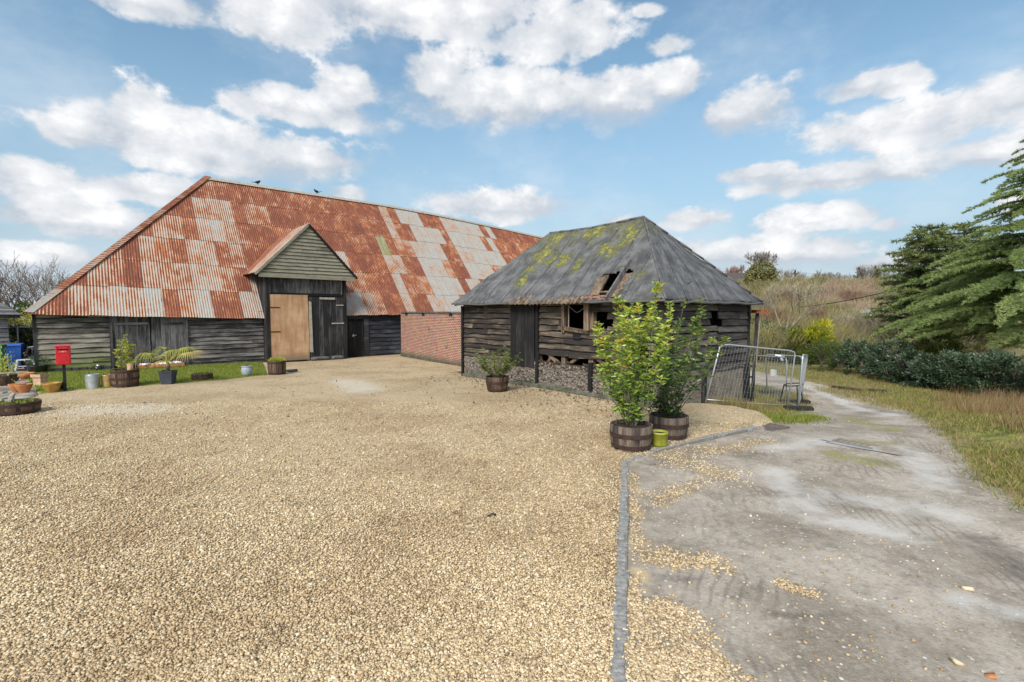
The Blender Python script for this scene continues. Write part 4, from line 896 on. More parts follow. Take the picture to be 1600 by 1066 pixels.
# ------------------------------------------------------------------ pots, barrels, buckets
def gy(px, py):
    z = 0.
    for _ in range(10): p = at(px, py, z); z = zy(p[0], p[1])
    return (p[0], p[1], z)
def barrel(loc, rt, rb, h, label, m='wood_barrel', group=None, hoops=(.18, .62), name='barrel_planter', fill=.9):
    e = empty(name, loc, random.uniform(0, 6), label, 'planter', group)
    n = 30; mb = MB(); tn = [random.random() for _ in range(n)]; bul = lambda f: rb+(rt-rb)*f+.02*math.sin(pi*f)
    mb.lathe([(rb-.01, 0), (rb, .0)]+[(bul(f), h*f) for f in (.25, .5, .75, 1.)]+[(rt-.025, h), (rt-.03, h*fill-.02)], n, tints=tn); mb.lathe([(.001, .01), (rb-.01, .01)], n)
    mb.build('staves', m, e, smooth=False)
    for f in hoops: mb = MB(); hh = .035; mb.lathe([(bul(f)-.002, h*f-hh), (bul(f)+.005, h*f-hh), (bul(f)+.006, h*f+hh), (bul(f)-.002, h*f+hh)], n); mb.build('hoop', 'iron_hoop', e, smooth=False)
    mb = MB(); k = 14; mb.lathe([(.001, h*fill+.02), (rt*.5, h*fill+.01), (rt-.028, h*fill-.02)], k); mb.build('soil', 'soil', e)
    return e
def pot(loc, prof, m, label, name='plant_pot', cat='pot', soil_z=None, n=24, sx=1., sy=1., group=None, rot=0., smooth=True):
    e = empty(name, loc, random.uniform(0, 1) if n > 8 else rot, label, cat, group); mb = MB(); mb.lathe(prof, n, sx=sx, sy=sy, rot=pi/n if n <= 8 else 0); mb.build('bowl' if name == 'bowl_planter' else 'body', m, e, smooth=smooth)
    if soil_z is not None: r = prof[-1][0]; mb = MB(); mb.lathe([(.001, soil_z+.01), (r*.98, soil_z)], n, sx=sx, sy=sy, rot=pi/n if n <= 8 else 0); mb.build('soil', 'soil', e)
    return e
def stems_plant(e, z0, H, R, nst, nl, L, Wd, m, stem_m='bark', base_r=.05, tintf=None, low=.1, lean=0., upd=.5, sr=.009, wild=.12):
    """several upright stems, leaves spiralling round them"""
    mb = MB(); P = []; D = []; Tn = []
    for s in range(nst):
        th = 2*pi*s/nst+random.uniform(-.4, .4); rr = R*sqrt(random.uniform(.05, 1)); hh = H*random.uniform(.62, 1.)*(1-.25*(rr/R)**2)
        b = Vector((base_r*cos(th), base_r*sin(th), z0)); tp = Vector((rr*cos(th), rr*sin(th), z0+hh)); md = b.lerp(tp, .5)+Vector((cos(th), sin(th), 0))*rr*.12+Vector((random.gauss(0, wild*.4),)*2+(0,))
        pts = [b, b.lerp(md, .5)+Vector((random.gauss(0, .02), random.gauss(0, .02), 0)), md, md.lerp(tp, .5), tp]; mb.tube(pts, [sr, sr*.9, sr*.8, sr*.6, sr*.3], 5)
        k = max(4, nl//nst//5)
        for i in range(k):
            f = low+(1-low)*(random.random()**.75); q = min(3, int(f*4)); g = f*4-q; p = Vector(pts[q]).lerp(Vector(pts[q+1]), g); a = random.uniform(0, 2*pi); off = wild*(1.1-f*.8)*random.random()
            p = p+Vector((cos(a), sin(a), .2))*off; tb_ = tintf(f) if tintf else random.random()
            for q5 in range(5):
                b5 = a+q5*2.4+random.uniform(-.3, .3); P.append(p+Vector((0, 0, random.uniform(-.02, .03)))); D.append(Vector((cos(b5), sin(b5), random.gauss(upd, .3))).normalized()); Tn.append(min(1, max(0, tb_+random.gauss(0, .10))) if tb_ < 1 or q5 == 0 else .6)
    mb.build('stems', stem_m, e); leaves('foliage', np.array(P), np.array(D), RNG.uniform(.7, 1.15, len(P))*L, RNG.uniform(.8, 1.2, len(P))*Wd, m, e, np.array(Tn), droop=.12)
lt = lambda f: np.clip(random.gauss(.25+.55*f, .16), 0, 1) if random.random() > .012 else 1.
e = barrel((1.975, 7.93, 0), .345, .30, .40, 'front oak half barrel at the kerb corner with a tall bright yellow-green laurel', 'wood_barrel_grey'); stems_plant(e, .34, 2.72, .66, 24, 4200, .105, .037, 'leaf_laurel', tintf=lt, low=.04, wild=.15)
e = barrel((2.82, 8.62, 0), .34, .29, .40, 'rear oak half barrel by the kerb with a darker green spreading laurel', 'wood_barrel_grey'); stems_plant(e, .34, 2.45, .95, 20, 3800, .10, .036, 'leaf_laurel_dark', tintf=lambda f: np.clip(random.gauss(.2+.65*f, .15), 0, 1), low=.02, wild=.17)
pot((2.47, 8.03, 0), [(.001, 0), (.115, 0), (.135, .04), (.14, .21), (.148, .215), (.148, .245), (.12, .245), (.12, .2)], 'glazed_moss', 'small mossy ochre glazed pot between the two laurel barrels', soil_z=.21)
e = barrel((-.42, 13.68, 0), .33, .26, .42, 'half barrel standing alone by the black shed door with a feathery olive-green shrub', 'wood_barrel'); stems_plant(e, .36, .98, .75, 26, 2300, .085, .024, 'leaf_olive', low=.15, wild=.12, upd=.35)
e = barrel((*gy(196, 604)[:2], gy(196, 604)[2]), .345, .31, .52, 'large brown half barrel on the lawn edge with an upright yellow-green shrub', 'wood_barrel', hoops=(.15, .5, .9)); stems_plant(e, .47, 1.2, .25, 7, 760, .085, .035, 'leaf_yellow', low=.1, wild=.07, upd=.3)
mb = MB(); mb.lathe([(.07, .50), (.08, .68), (.07, .68), (.065, .55)], 14, c=(-.10, .12, 0)); mb.build('inner_pot', 'terracotta', e); mb = MB(); mb.lathe([(.07, .50), (.08, .70), (.07, .70), (.065, .55)], 14, c=(.12, .14, 0)); mb.build('inner_pot', 'terracotta_pale', e)
e = barrel(gy(316, 594), .30, .275, .22, 'low sunken half barrel on the lawn edge with sparse green shoots', 'wood_barrel', hoops=(.3, .75), fill=.88); q = RNG.uniform(-.22, .22, (160, 2)); blades('shoots', np.c_[q, np.full(160, .19)], np.c_[RNG.normal(0, .4, (160, 2)), np.ones(160)], .12, .012, 'grassblade', e)
e = barrel(gy(433, 585), .30, .28, .50, 'upright half barrel beside the plywood door topped with pale heather', 'wood_barrel', hoops=(.12, .88)); q = sphere_pts(900)*np.array([.27, .27, .12])*RNG.random((900, 1))**.4+np.array([0, 0, .5]); blades('heather', q, q-np.array([0, 0, .35]), .07, .02, 'leaf_yellow', e)
e = barrel((gy(8, 650)[0]-.05, gy(8, 650)[1]+.3, 0), .40, .36, .26, 'low half barrel on the gravel at the left edge holding a pale ornament', 'wood_barrel', hoops=(.25, .8)); q = RNG.uniform(-.3, .3, (260, 2)); leaves('shoots', np.c_[q, np.full(260, .23)], np.c_[RNG.normal(0, .6, (260, 2)), np.ones(260)], .08, .03, 'grassblade', e)
e = empty('garden_ornament', (gy(8, 650)[0]-.25, gy(8, 650)[1]+.3, .24), .3, 'small weathered wood and stone ornament standing in the leftmost low barrel', 'ornament')
mb = MB(); mb.box(-.10, .10, -.06, .06, 0., .07); mb.tube([(0.08, 0, .04), (.09, 0, .14), (.14, 0, .2)], [.05, .045, .03], 7); mb.build('base', 'lath', e); mb = MB(); mb.box(-.28, .0, -.09, .09, .07, .11, None, 0, Matrix.Rotation(-.45, 4, 'Y')); mb.box(-.2, .04, -.08, .08, .2, .235, None, 0, Matrix.Rotation(-.3, 4, 'Y')); mb.build('shelf', 'lath', e)
# palm
e = empty('potted_palm', gy(263, 600), .2, 'drooping fan palm with browning fronds in a square dark grey pot', 'potted plant')
mb = MB(); mb.lathe([(.001, 0), (.20, 0), (.265, .38), (.275, .38), (.275, .42), (.24, .42), (.23, .36)], 4, rot=pi/4); mb.build('pot', 'pot_grey', e, bevel=.02); mb = MB(); mb.lathe([(.001, .38), (.24, .37)], 4, rot=pi/4); mb.build('soil', 'soil', e)
mb = MB(); mb.tube([(0, 0, .36), (.01, 0, .55), (0, .01, .72)], [.055, .06, .045], 9); mb.build('trunk', 'bark', e)
for (dxx, dyy, hh, sz, tn) in ((-1.15, -.1, .78, .40, .35), (-.60, -.25, .98, .42, .3), (-.15, .1, 1.08, .40, .2), (.30, -.2, 1.05, .42, .3), (.62, .1, 1.12, .44, .45), (.85, -.15, .98, .42, .75), (1.1, .1, 1.02, .34, 1.), (-.35, .5, .85, .4, .5), (.35, .5, .9, .4, .4), (.05, -.35, .72, .38, .75)):
    b = Vector((0, 0, .68)); t_p = Vector((dxx*.72, dyy*.72, hh)); mid = b.lerp(t_p, .55)+Vector((0, 0, .10)); mb = MB(); mb.tube([b, mid, t_p], [.011, .009, .007], 5); mb.build('frond_stem', 'leaf_palm' if tn < .9 else 'leaf_dry', e)
    n = 26; d0 = Vector((dxx, dyy, .12)).normalized(); sd = d0.cross(Vector((0, 0, 1))).normalized(); v_, f_, tt_ = [], [], []
    for i in range(n):
        th = -1.9+3.8*i/(n-1); d = (d0*cos(th)+sd*sin(th)+Vector((0, 0, .20))).normalized(); L = sz*1.1*random.uniform(.85, 1.1); w = .012; s_ = d.cross(Vector((0, 0, 1))).normalized(); b_ = len(v_)
        for k in range(5):
            f = k/4; p = t_p+d*L*f+Vector((0, 0, -1))*(L*.75*f**2.4); ww = w*(1-f**2)+.001; v_ += [tuple(p-s_*ww), tuple(p+s_*ww)]
        for k in range(4): a = b_+2*k; f_.append((a, a+1, a+3, a+2)); tt_.append(min(1, max(0, tn+random.uniform(-.2, .2)+.15*k/4)))
    mesh_np('frond', v_, np.array(f_), 'leaf_palm' if tn < .9 else 'leaf_dry', e, {'tint': tt_})
pot(gy(386, 588), [(.001, 0), (.12, 0), (.165, .10), (.185, .22), (.17, .30), (.155, .33), (.175, .35), (.175, .37), (.14, .37), (.13, .33)], 'pot_ceramic', 'pale blue-grey glazed round pot with thin stems on the lawn edge', soil_z=.34)
e = bpy.data.objects['plant_pot.001']; q = RNG.uniform(-.08, .08, (60, 2)); blades('stems', np.c_[q, np.full(60, .33)], np.c_[RNG.normal(0, .5, (60, 2)), np.ones(60)], .22, .009, 'leaf_olive', e)
BK = [(r*.8, z*.92) for r, z in [(.001, .0), (.185, 0), (.19, .01), (.205, .42), (.212, .425), (.205, .435), (.198, .42), (.18, .03), (.001, .03)]]
for (px, py, m_, lab, k) in ((137, 608.5, 'galv_bucket', 'galvanised grey metal bucket, the left of the two beside the postbox', 1.05), (161, 606.5, 'brass', 'dull brass coloured metal bucket between the galvanised bucket and the large barrel', .94)):
    p = gy(px, py); e = empty('bucket', (p[0], p[1]+.18, p[2]), 0, lab, 'bucket', 'metal buckets by the lawn'); mb = MB(); mb.lathe([(r*k, z*k) for r, z in BK], 26); mb.build('body', m_, e, smooth=False)
    for z_ in (.12, .30): mb = MB(); r_ = (.152+.012*z_/.39)*k; mb.lathe([(r_, z_*k-.006), (r_+.006, z_*k), (r_, z_*k+.006)], 26); mb.build('rib', m_, e)
# terracotta and other pots by the patio
BOWL = [(.001, 0), (.15, 0), (.16, .02), (.24, .12), (.285, .22), (.30, .25), (.305, .27), (.27, .27), (.25, .2)]
p = gy(23, 615); pot((p[0]-.12, p[1]+.2, p[2]), [(r*.62, z*.9) for r, z in BOWL], 'terracotta', 'orange terracotta bowl, left of a touching pair on the patio edge', 'bowl_planter', 'bowl', .19, group='terracotta bowls')
pot((p[0]+.14, p[1]+.12, p[2]), [(r*.62, z*.9) for r, z in BOWL], 'terracotta', 'orange terracotta bowl, right of a touching pair on the patio edge', 'bowl_planter', 'bowl', .19, group='terracotta bowls')
p = gy(71, 615); pot((p[0], p[1]+.2, p[2]), [(r*.72, z) for r, z in BOWL], 'glazed_ochre', 'brown-yellow glazed bowl planter beside the red postbox', 'bowl_planter', 'bowl', .22)
p = gy(87, 611); pot((p[0], p[1]+.15, p[2]), [(.001, 0), (.09, 0), (.12, .2), (.13, .22), (.11, .22)], 'plastic_black', 'small black plastic pot tucked behind the glazed bowl', soil_z=.18)
p = gy(56, 604); e = pot((p[0], p[1]+.15, p[2]), [(.001, 0), (.15, 0), (.17, .26), (.21, .27), (.215, .36), (.18, .36), (.17, .3)], 'terracotta_pale', 'square pale terracotta pot with a thick rim on the lawn corner', soil_z=.33, n=4, smooth=False)
q = RNG.uniform(-.12, .12, (200, 2)); leaves('greenery', np.c_[q, np.full(200, .34)], np.c_[RNG.normal(0, .7, (200, 2)), np.ones(200)], .07, .03, 'leaf_olive', e)
p = gy(19, 596); pot((p[0], p[1], p[2]), [(.001, 0), (.10, 0), (.16, .05), (.18, .13), (.16, .13), (.14, .09)], 'plastic_black', 'low black bowl in front of a brown bowl on the patio', 'bowl_planter', 'bowl', .10)
p = gy(25, 595); pot((p[0], p[1]+.35, p[2]), [(.001, 0), (.13, 0), (.2, .12), (.225, .22), (.2, .22), (.18, .17)], 'terracotta', 'brown clay bowl with dead grass behind the low black bowl', 'bowl_planter', 'bowl', .18)
p = gy(55, 584); e = pot((p[0], p[1]+.1, p[2]), [(.001, 0), (.17, 0), (.26, .10), (.30, .28), (.31, .30), (.26, .30), (.24, .24)], 'plastic_black', 'glossy black urn with a rounded evergreen by the barn corner', soil_z=.26)
q = sphere_pts(900)*np.array([.30, .30, .24])*(RNG.random((900, 1))**.3)+np.array([0, 0, .45]); leaves('foliage', q, q-np.array([0, 0, .3]), .055, .02, 'leaf_hedge', e)
p = gy(1, 604); e = pot((p[0]-.05, p[1]+.2, p[2]), [(.001, 0), (.20, 0), (.27, .30), (.28, .34), (.24, .34), (.23, .28)], 'wood_barrel', 'dark planter at the far left with a pale yellow-leaved plant', 'plant_pot', 'planter', .3)
q = RNG.normal(0, .1, (260, 3))*np.array([1.2, 1.2, 2])+np.array([0, 0, .55]); leaves('foliage', q, q-np.array([0, 0, .3]), .12, .035, 'leaf_yellow', e, droop=.3)
for (px, py, lab) in ((170, 580, 'small dark pot with a pale ball on it against the left boards'),): 
    p = l2w(A, 1.75, -.35, zy(*l2w(A, 1.75, -.35)[:2])); e = pot(p, [(.001, 0), (.10, 0), (.14, .16), (.12, .16)], 'plastic_black', lab, soil_z=.13); mb = MB(); mb.lathe([(.001, .14), (.05, .15), (.07, .2), (.05, .25), (.001, .27)], 12); mb.build('ball', 'galv', e, smooth=True)
    q = RNG.normal(0, .09, (150, 3))+np.array([-.12, 0, .22]); leaves('greenery', q, RNG.normal(0, 1, (150, 3)), .06, .02, 'leaf_olive', e)
# trough of stones in front of the wide door
e = empty('low_trough', l2w(A, 3.75, -.55, -.05), RZ, 'long low red clay trough with pale stones in front of the wide grey door', 'trough')
mb = MB(); mb.box(-.8, .8, -.14, .14, 0, .12, None, .004); mb.build('body', 'terracotta', e, bevel=.01); q = np.c_[RNG.uniform(-.7, .7, 26), RNG.uniform(-.1, .1, 26), np.full(26, .15)]; stones('pale_stones', q, RNG.uniform(.08, .2, 26), 'sign_white', e, flat=.35)
e = empty('black_tub', l2w(A, 2.75, -.65, -.05), RZ, 'small black tub on the grass in front of the wide grey door', 'tub'); mb = MB(); mb.lathe([(.001, 0), (.13, 0), (.19, .16), (.2, .17), (.17, .17), (.15, .1)], 18); mb.build('body', 'plastic_black', e)
e = empty('dead_shrub', l2w(A, 3.2, -.5, -.08), 0, 'brown dead leafless shrub behind the palm at the wide door', 'shrub')
sg = []; [branch(sg, (0, 0, 0), (random.gauss(0, .35), random.gauss(0, .35), 1), .5, .012, 2, .6, .1, 3, rmin=.003) for _ in range(5)]; segs_mesh('branches', sg, 'bark', e, 3)
# red postbox
p = gy(102, 611); e = empty('postbox', p, radians(40), 'bright red metal letter box on a slim black post at the lawn edge', 'postbox')
mb = MB(); mb.box(-.035, .035, -.035, .035, 0, .78); mb.build('post', 'dark_iron', e, bevel=.004)
mb = MB(); mb.box(-.155, .155, -.12, .10, .76, 1.27); bx = mb.build('box', 'red_paint', e, bevel=.012)
mb = MB(); mb.add([(-.165, -.14, 1.272), (.165, -.14, 1.272), (.165, .11, 1.30), (-.165, .11, 1.30), (-.165, -.14, 1.285), (.165, -.14, 1.285), (.165, .11, 1.315), (-.165, .11, 1.315)], [(0, 1, 5, 4), (4, 5, 6, 7), (1, 2, 6, 5), (3, 0, 4, 7), (2, 3, 7, 6)]); mb.build('lid', 'red_paint', e)
mb = MB(); mb.box(-.12, .12, -.124, -.119, 1.195, 1.205); mb.box(-.12, .12, -.126, -.119, 1.172, 1.194); mb.build('letter_slot', 'recess_shade', bx)
mb = MB(); mb.box(-.13, .13, -.15, -.119, 1.205, 1.215); mb.box(-.13, .13, -.132, -.119, 1.085, 1.095); mb.build('slot_hood', 'red_paint', bx)
mb = MB(); mb.box(-.125, .125, -.127, -.119, .79, 1.07); dd = mb.build('collection_door', 'red_paint', bx, bevel=.004); mb = MB(); mb.box(-.07, .07, -.134, -.126, .85, 1.0); mb.build('door_plate', 'red_paint', dd, bevel=.003)
def text(s, size, loc, m, parent, name='lettering', ext=.003):
    cu = bpy.data.curves.new('t', 'FONT'); cu.body = s; cu.size = size; cu.extrude = ext; cu.align_x = 'CENTER'; o = bpy.data.objects.new('t', cu); COL.objects.link(o); dg = bpy.context.evaluated_depsgraph_get(); me = bpy.data.meshes.new_from_object(o.evaluated_get(dg)); bpy.data.objects.remove(o)
    me.transform(Matrix.Translation(loc) @ Matrix.Rotation(pi/2, 4, 'X')); me.materials.clear(); me.materials.append(MATS[m]); o = bpy.data.objects.new(name, me); COL.objects.link(o); o.parent = parent; return o
text('E', .07, (-.06, -.122, 1.108), 'red_relief', bx); text('R', .07, (.06, -.122, 1.108), 'red_relief', bx); text('LETTERS', .042, (0, -.122, 1.228), 'red_relief', bx)
mb = MB(); mb.add([(-.028, -.126, 1.112), (.028, -.126, 1.112), (.034, -.126, 1.15), (.014, -.126, 1.135), (0, -.126, 1.165), (-.014, -.126, 1.135), (-.034, -.126, 1.15)], [(0, 1, 2, 3, 4, 5, 6)]); mb.build('crown_emblem', 'red_relief', bx)
# wheelie bins
def bin_(loc, m, md, lab, rz):
    e = empty('wheelie_bin', loc, rz, lab, 'bin', 'wheelie bins'); mb = MB()
    vs = [(-.22, -.25, .06), (.22, -.25, .06), (.22, .25, .06), (-.22, .25, .06), (-.28, -.32, .95), (.28, -.32, .95), (.28, .36, .95), (-.28, .36, .95), (-.30, -.34, .95), (.30, -.34, .95), (.30, .38, .95), (-.30, .38, .95), (-.30, -.34, .99), (.30, -.34, .99), (.30, .38, .99), (-.30, .38, .99)]
    fs = [(0, 3, 2, 1)]+[(i, (i+1) % 4, 4+(i+1) % 4, 4+i) for i in range(4)]+[(4+i, 4+(i+1) % 4, 8+(i+1) % 4, 8+i) for i in range(4)]+[(8+i, 8+(i+1) % 4, 12+(i+1) % 4, 12+i) for i in range(4)]
    mb.add(vs, fs); mb.build('body', m, e, bevel=.02)
    mb = MB(); mb.add([(-.31, -.37, .995), (.31, -.37, .995), (.31, .40, .995), (-.31, .40, .995), (-.27, -.30, 1.05), (.27, -.30, 1.05), (.27, .36, 1.07), (-.27, .36, 1.07)], [(0, 1, 5, 4), (1, 2, 6, 5), (2, 3, 7, 6), (3, 0, 4, 7), (4, 5, 6, 7), (3, 2, 1, 0)]); mb.build('lid', md, e, bevel=.015)
    for sx in (-1, 1):
        mb = MB(); mb.tube([(sx*.24, .27, .10), (sx*.29, .27, .10)], .10, 14); mb.build('wheel', 'rubber', e)
    mb = MB(); mb.tube([(-.2, .42, .96), (.2, .42, .96)], .014, 8); mb.build('handle', md, e); e.scale = (.82, .82, .98)
p = gy(-18, 583); bin_((p[0], p[1]+.3, p[2]), 'plastic_green', 'plastic_green_dark', 'light green wheelie bin at the left edge beside the blue one', .55)
p = gy(3, 580); bin_((p[0], p[1]+.55, p[2]), 'plastic_blue', 'plastic_blue', 'bright blue wheelie bin between the green bin and the white chair', .6)
# white stool and grey chair
p = gy(37, 580); e = empty('plastic_stool', (p[0], p[1]+.1, p[2]), .7, 'white plastic stool with splayed legs in front of the grey chair', 'stool')
mb = MB(); mb.box(-.25, .25, -.2, .2, .42, .46); mb.build('seat', 'plastic_white', e, bevel=.02)
for sx in (-1, 1):
    for sy in (-1, 1): mb = MB(); mb.beam((sx*.22, sy*.16, .43), (sx*.29, sy*.2, 0), .07, .05); mb.build('leg', 'plastic_white', e)
mb = MB(); mb.beam((-.24, -.18, .2), (.24, -.18, .2), .03, .03); mb.build('stretcher', 'plastic_white', e)
e = empty('garden_chair', (p[0]-.25, p[1]+.75, p[2]), .7, 'grey-blue plastic garden chair with an open backrest behind the white stool', 'chair')
mb = MB(); mb.box(-.26, .26, -.25, .22, .42, .455); mb.build('seat', 'plastic_grey', e, bevel=.015)
for sx in (-1, 1):
    for sy in (-1, 1): mb = MB(); mb.beam((sx*.22, sy*.2, .43), (sx*.27, sy*.24, 0), .05, .05); mb.build('leg', 'plastic_grey', e)
mb = MB(); mb.tube([(-.26, .22, .44), (-.27, .27, .72), (-.22, .30, .86), (0, .31, .89), (.22, .30, .86), (.27, .27, .72), (.26, .22, .44)], .04, 8); mb.beam((-.1, .25, .5), (-.1, .29, .85), .06, .02); mb.beam((.1, .25, .5), (.1, .29, .85), .06, .02); mb.build('backrest', 'plastic_grey', e, smooth=True)
# logs, stone at the big doors
for k, (lx, L, r, lab) in enumerate(((10.2, .95, .10, 'long grey log lying against the black door leaf'), (11.05, .6, .11, 'short grey log stacked right of the long one at the black door'))):
    e = empty('log', l2w(A, lx, -.82, zy(*l2w(A, lx, -.82)[:2])+.09), RZ+.05, lab, 'log'); mb = MB(); mb.tube([(-L/2, 0, 0), (-L/4, .02, .01), (0, 0, .02), (L/4, .01, 0), (L/2, 0, -.01)], [r*.85, r, r*.95, r, r*.9], 10); mb.build('wood', 'log_grey', e, smooth=True)
p = gy(455, 581); stn = stones('garden_stone', np.array([[0., 0, 0]]), np.array([.34]), 'stone_dark', None, flat=.35, jit=.25); stn.location = (p[0], p[1], p[2]+.04); tag(stn, 'flat brown stone on the gravel right of the heather barrel', 'stone')
e = empty('loose_timber', l2w(A, 9.1, -.80, zy(*l2w(A, 9.1, -.80)[:2])), RZ, 'dark timber lying under the plywood door', 'timber'); mb = MB(); mb.box(-.55, .45, -.06, .06, 0, .08, None, .01); mb.build('beam', 'wood_black', e)
# ------------------------------------------------------------------ site fencing
def wpx(px, py, Y): return Vector(atY(px, py, Y))
def heras(bl, br, tl, tr, lab, spacing=.11, extra=True, grp='steel mesh site fence panels'):
    bl, br, tl, tr = map(Vector, (bl, br, tl, tr)); e = empty('mesh_fence', tuple(bl), 0, lab, 'fence panel', grp); L = lambda v: tuple(Vector(v)-bl)
    cl = tl.lerp(tr, .10); cr = tr.lerp(tl, .08); dl_ = tl.lerp(bl, .07); dr_ = tr.lerp(br, .07)
    mb = MB(); mb.tube([L(bl), L(dl_), L(tl.lerp(cl, .3).lerp(dl_, .25)), L(cl), L(cr), L(tr.lerp(cr, .3).lerp(dr_, .25)), L(dr_), L(br)], .021, 8); b1 = bl.lerp(tl, .05); b2 = br.lerp(tr, .05); mb.tube([L(b1), L(b2)], .016, 6); mb.build('frame', 'steel_fence', e, smooth=True)
    mb = MB(); W_ = (br-bl).length; n = max(3, int(W_/spacing))
    for i in range(1, n): f = i/n; a = b1.lerp(b2, f); b = tl.lerp(tr, f); mb.tube([L(a), L(b)], .0016, 3, cap=False)
    for k in range(1, 9): f = k/9; mb.tube([L(bl.lerp(tl, f)), L(br.lerp(tr, f))], .0016, 3, cap=False)
    mb.build('wire_mesh', 'steel_fence', e); return e
heras(wpx(1102.5, 629, 12.2), wpx(1230, 639, 13.3), wpx(1126, 537.5, 12.45), wpx(1243, 549, 13.5), 'steel mesh fence panel leaning against the end wall of the black shed')
heras(wpx(1170, 617, 16.2), wpx(1229, 633, 14.6), wpx(1166, 555, 16.2), wpx(1229, 558.5, 14.6), 'steel fence panel standing behind the leaning one')
heras(wpx(1199, 617, 16.4), wpx(1246.5, 640, 13.3), wpx(1196, 554, 16.4), wpx(1254, 557, 13.3), 'steel fence panel carrying the white notice')
heras(wpx(1246, 647, 13.0), wpx(1249, 640, 14.5), wpx(1254.5, 554, 13.0), wpx(1262, 555.5, 14.5), 'steel fence panel seen edge-on at the right end of the group', .05)
for (px, py, Y, L_, lab) in ((1247, 650, 13.0, .7, 'black rubber fence foot under the edge-on panel'), (1205, 621, 16.0, .7, 'grey block foot under the rear fence panel'), (1240, 636, 14.2, .9, 'long dark fence foot behind the ring stand')):
    q = wpx(px, py, Y); q.z = float(H0(q.x, q.y)); e = empty('fence_block', tuple(q), random.uniform(-.3, .1), lab, 'fence block', 'fence feet'); mb = MB(); mb.box(-L_/2, L_/2, -.11, .11, -.03, .11, None, .006); mb.build('block', 'rubber' if 'rubber' in lab or 'dark' in lab else 'stone_dark', e, bevel=.02)
q1 = wpx(1204.5, 577, 15.6); q2 = wpx(1213.5, 588.5, 15.4); sg_ = empty('notice', tuple(q1), 0, 'small plain white notice hanging on the rear fence', 'sign'); d_ = q2-q1
mb = MB(); mb.add([(0, 0, 0), (d_.x, d_.y, 0), (d_.x, d_.y, d_.z), (0, 0, d_.z), (0, .01, 0), (d_.x, d_.y+.01, 0), (d_.x, d_.y+.01, d_.z), (0, .01, d_.z)], [(3, 2, 1, 0), (4, 5, 6, 7), (0, 1, 5, 4), (2, 3, 7, 6)]); mb.build('panel', 'sign_white', sg_)
q = wpx(1238, 637, 14.0); zg = float(H0(q.x, q.y)); e = empty('ring_stand', (q.x, q.y, zg), 0, 'black metal stand with an open ring top and splayed legs beside the fence', 'stand')
mb = MB(); mb.tube([(.24*cos(a), .2*sin(a), .60+.03*cos(a)) for a in np.linspace(0, 2*pi, 17)], .018, 6, cap=False); mb.build('ring', 'dark_iron', e, smooth=True)
for a in (2.6, .2, -1.6): mb = MB(); mb.beam((.23*cos(a), .2*sin(a), .6), (.36*cos(a), .3*sin(a), 0), .025, .025); mb.build('leg', 'dark_iron', e)
q = wpx(1220, 556, 14.9); e = empty('plastic_rag', tuple(q), 0, 'pale rag of plastic tied to the fence top rail', 'rag'); mb = MB(); mb.beam((-.18, 0, .02), (.12, 0, 0), .02, .04); mb.beam((.0, 0, .0), (.05, .0, -.16), .03, .06); mb.build('strip', 'sign_white', e)
# old pole with a rusty top beside the shed
q0 = wpx(1174.5, 632, 14.3); q1 = wpx(1183.5, 489, 14.3); q0.z = float(H0(q0.x, q0.y)); e = empty('timber_pole', tuple(q0), 0, 'thin dark leaning pole with a rusty plate on top beside the shed corner', 'pole')
L = lambda v: tuple(Vector(v)-q0)
mb = MB(); mb.tube([L(q0-Vector((0, 0, .2))), L(q0.lerp(q1, .5)), L(q1)], [.05, .045, .05], 8); mb.build('shaft', 'wood_vert_dark', e, smooth=True)
for f in (.28, .40): a = q0.lerp(q1, f); mb = MB(); mb.beam(L(a), L(a+Vector((-.30, .1, .05))), .05, .05); mb.build('rung', 'wood_black', e)
mb = MB(); mb.beam(L(q1+Vector((.09, 0, -.05))), L(wpx(1181, 570, 14.3)), .015, .015); mb.build('wire', 'lath', e)
mb = MB(); mb.beam(L(q1+Vector((-.20, -.05, .0))), L(q1+Vector((.36, .1, .02))), .35, .02, up=(0, 0, 1)); mb.beam(L(q1+Vector((-.12, -.02, .05))), L(q1+Vector((.26, .1, .06))), .2, .07, up=(0, 0, 1)); mb.build('rusty_plate', 'rust_iron', e)
q0 = wpx(1172, 634, 14.0); q1 = wpx(1167.5, 552, 14.2); q0.z = float(H0(q0.x, q0.y)); e = empty('metal_stake', tuple(q0), 0, 'thin black metal stake left of the leaning pole', 'stake'); mb = MB(); mb.tube([(0, 0, -.1), tuple((q1-q0)*.5+Vector((.02, 0, 0))), tuple(q1-q0)], .014, 6); mb.build('rod', 'dark_iron', e)
# drain cover and grate on the track, puddle
p = gp(1200, 667); e = empty('manhole', (p[0], p[1], p[2]+.0), .6, 'dark rusty inspection cover at the end of the kerb', 'drain cover'); mb = MB(); mb.box(-.34, .34, -.26, .26, -.03, .012); mb.build('plate', 'drain', e, bevel=.006)
a = gp(1305, 688); b = gp(1368, 700); mid = Vector(a).lerp(Vector(b), .5); e = empty('drain', (mid.x, mid.y, float(H0(mid.x, mid.y))+.006), atan2(b[1]-a[1], b[0]-a[0]), 'ribbed concrete drain strip across the track behind the puddle', 'drain')
Lg = math.hypot(b[0]-a[0], b[1]-a[1]); mb = MB(); n = int(Lg/.09)
for i in range(n): mb.box(-Lg/2+i*.09, -Lg/2+i*.09+.05, -.12, .12, -.02, .012)
mb.box(-Lg/2, Lg/2, -.14, -.12, -.02, .014); mb.box(-Lg/2, Lg/2, .12, .14, -.02, .014); mb.build('grating', 'mortar', e)
pw = []
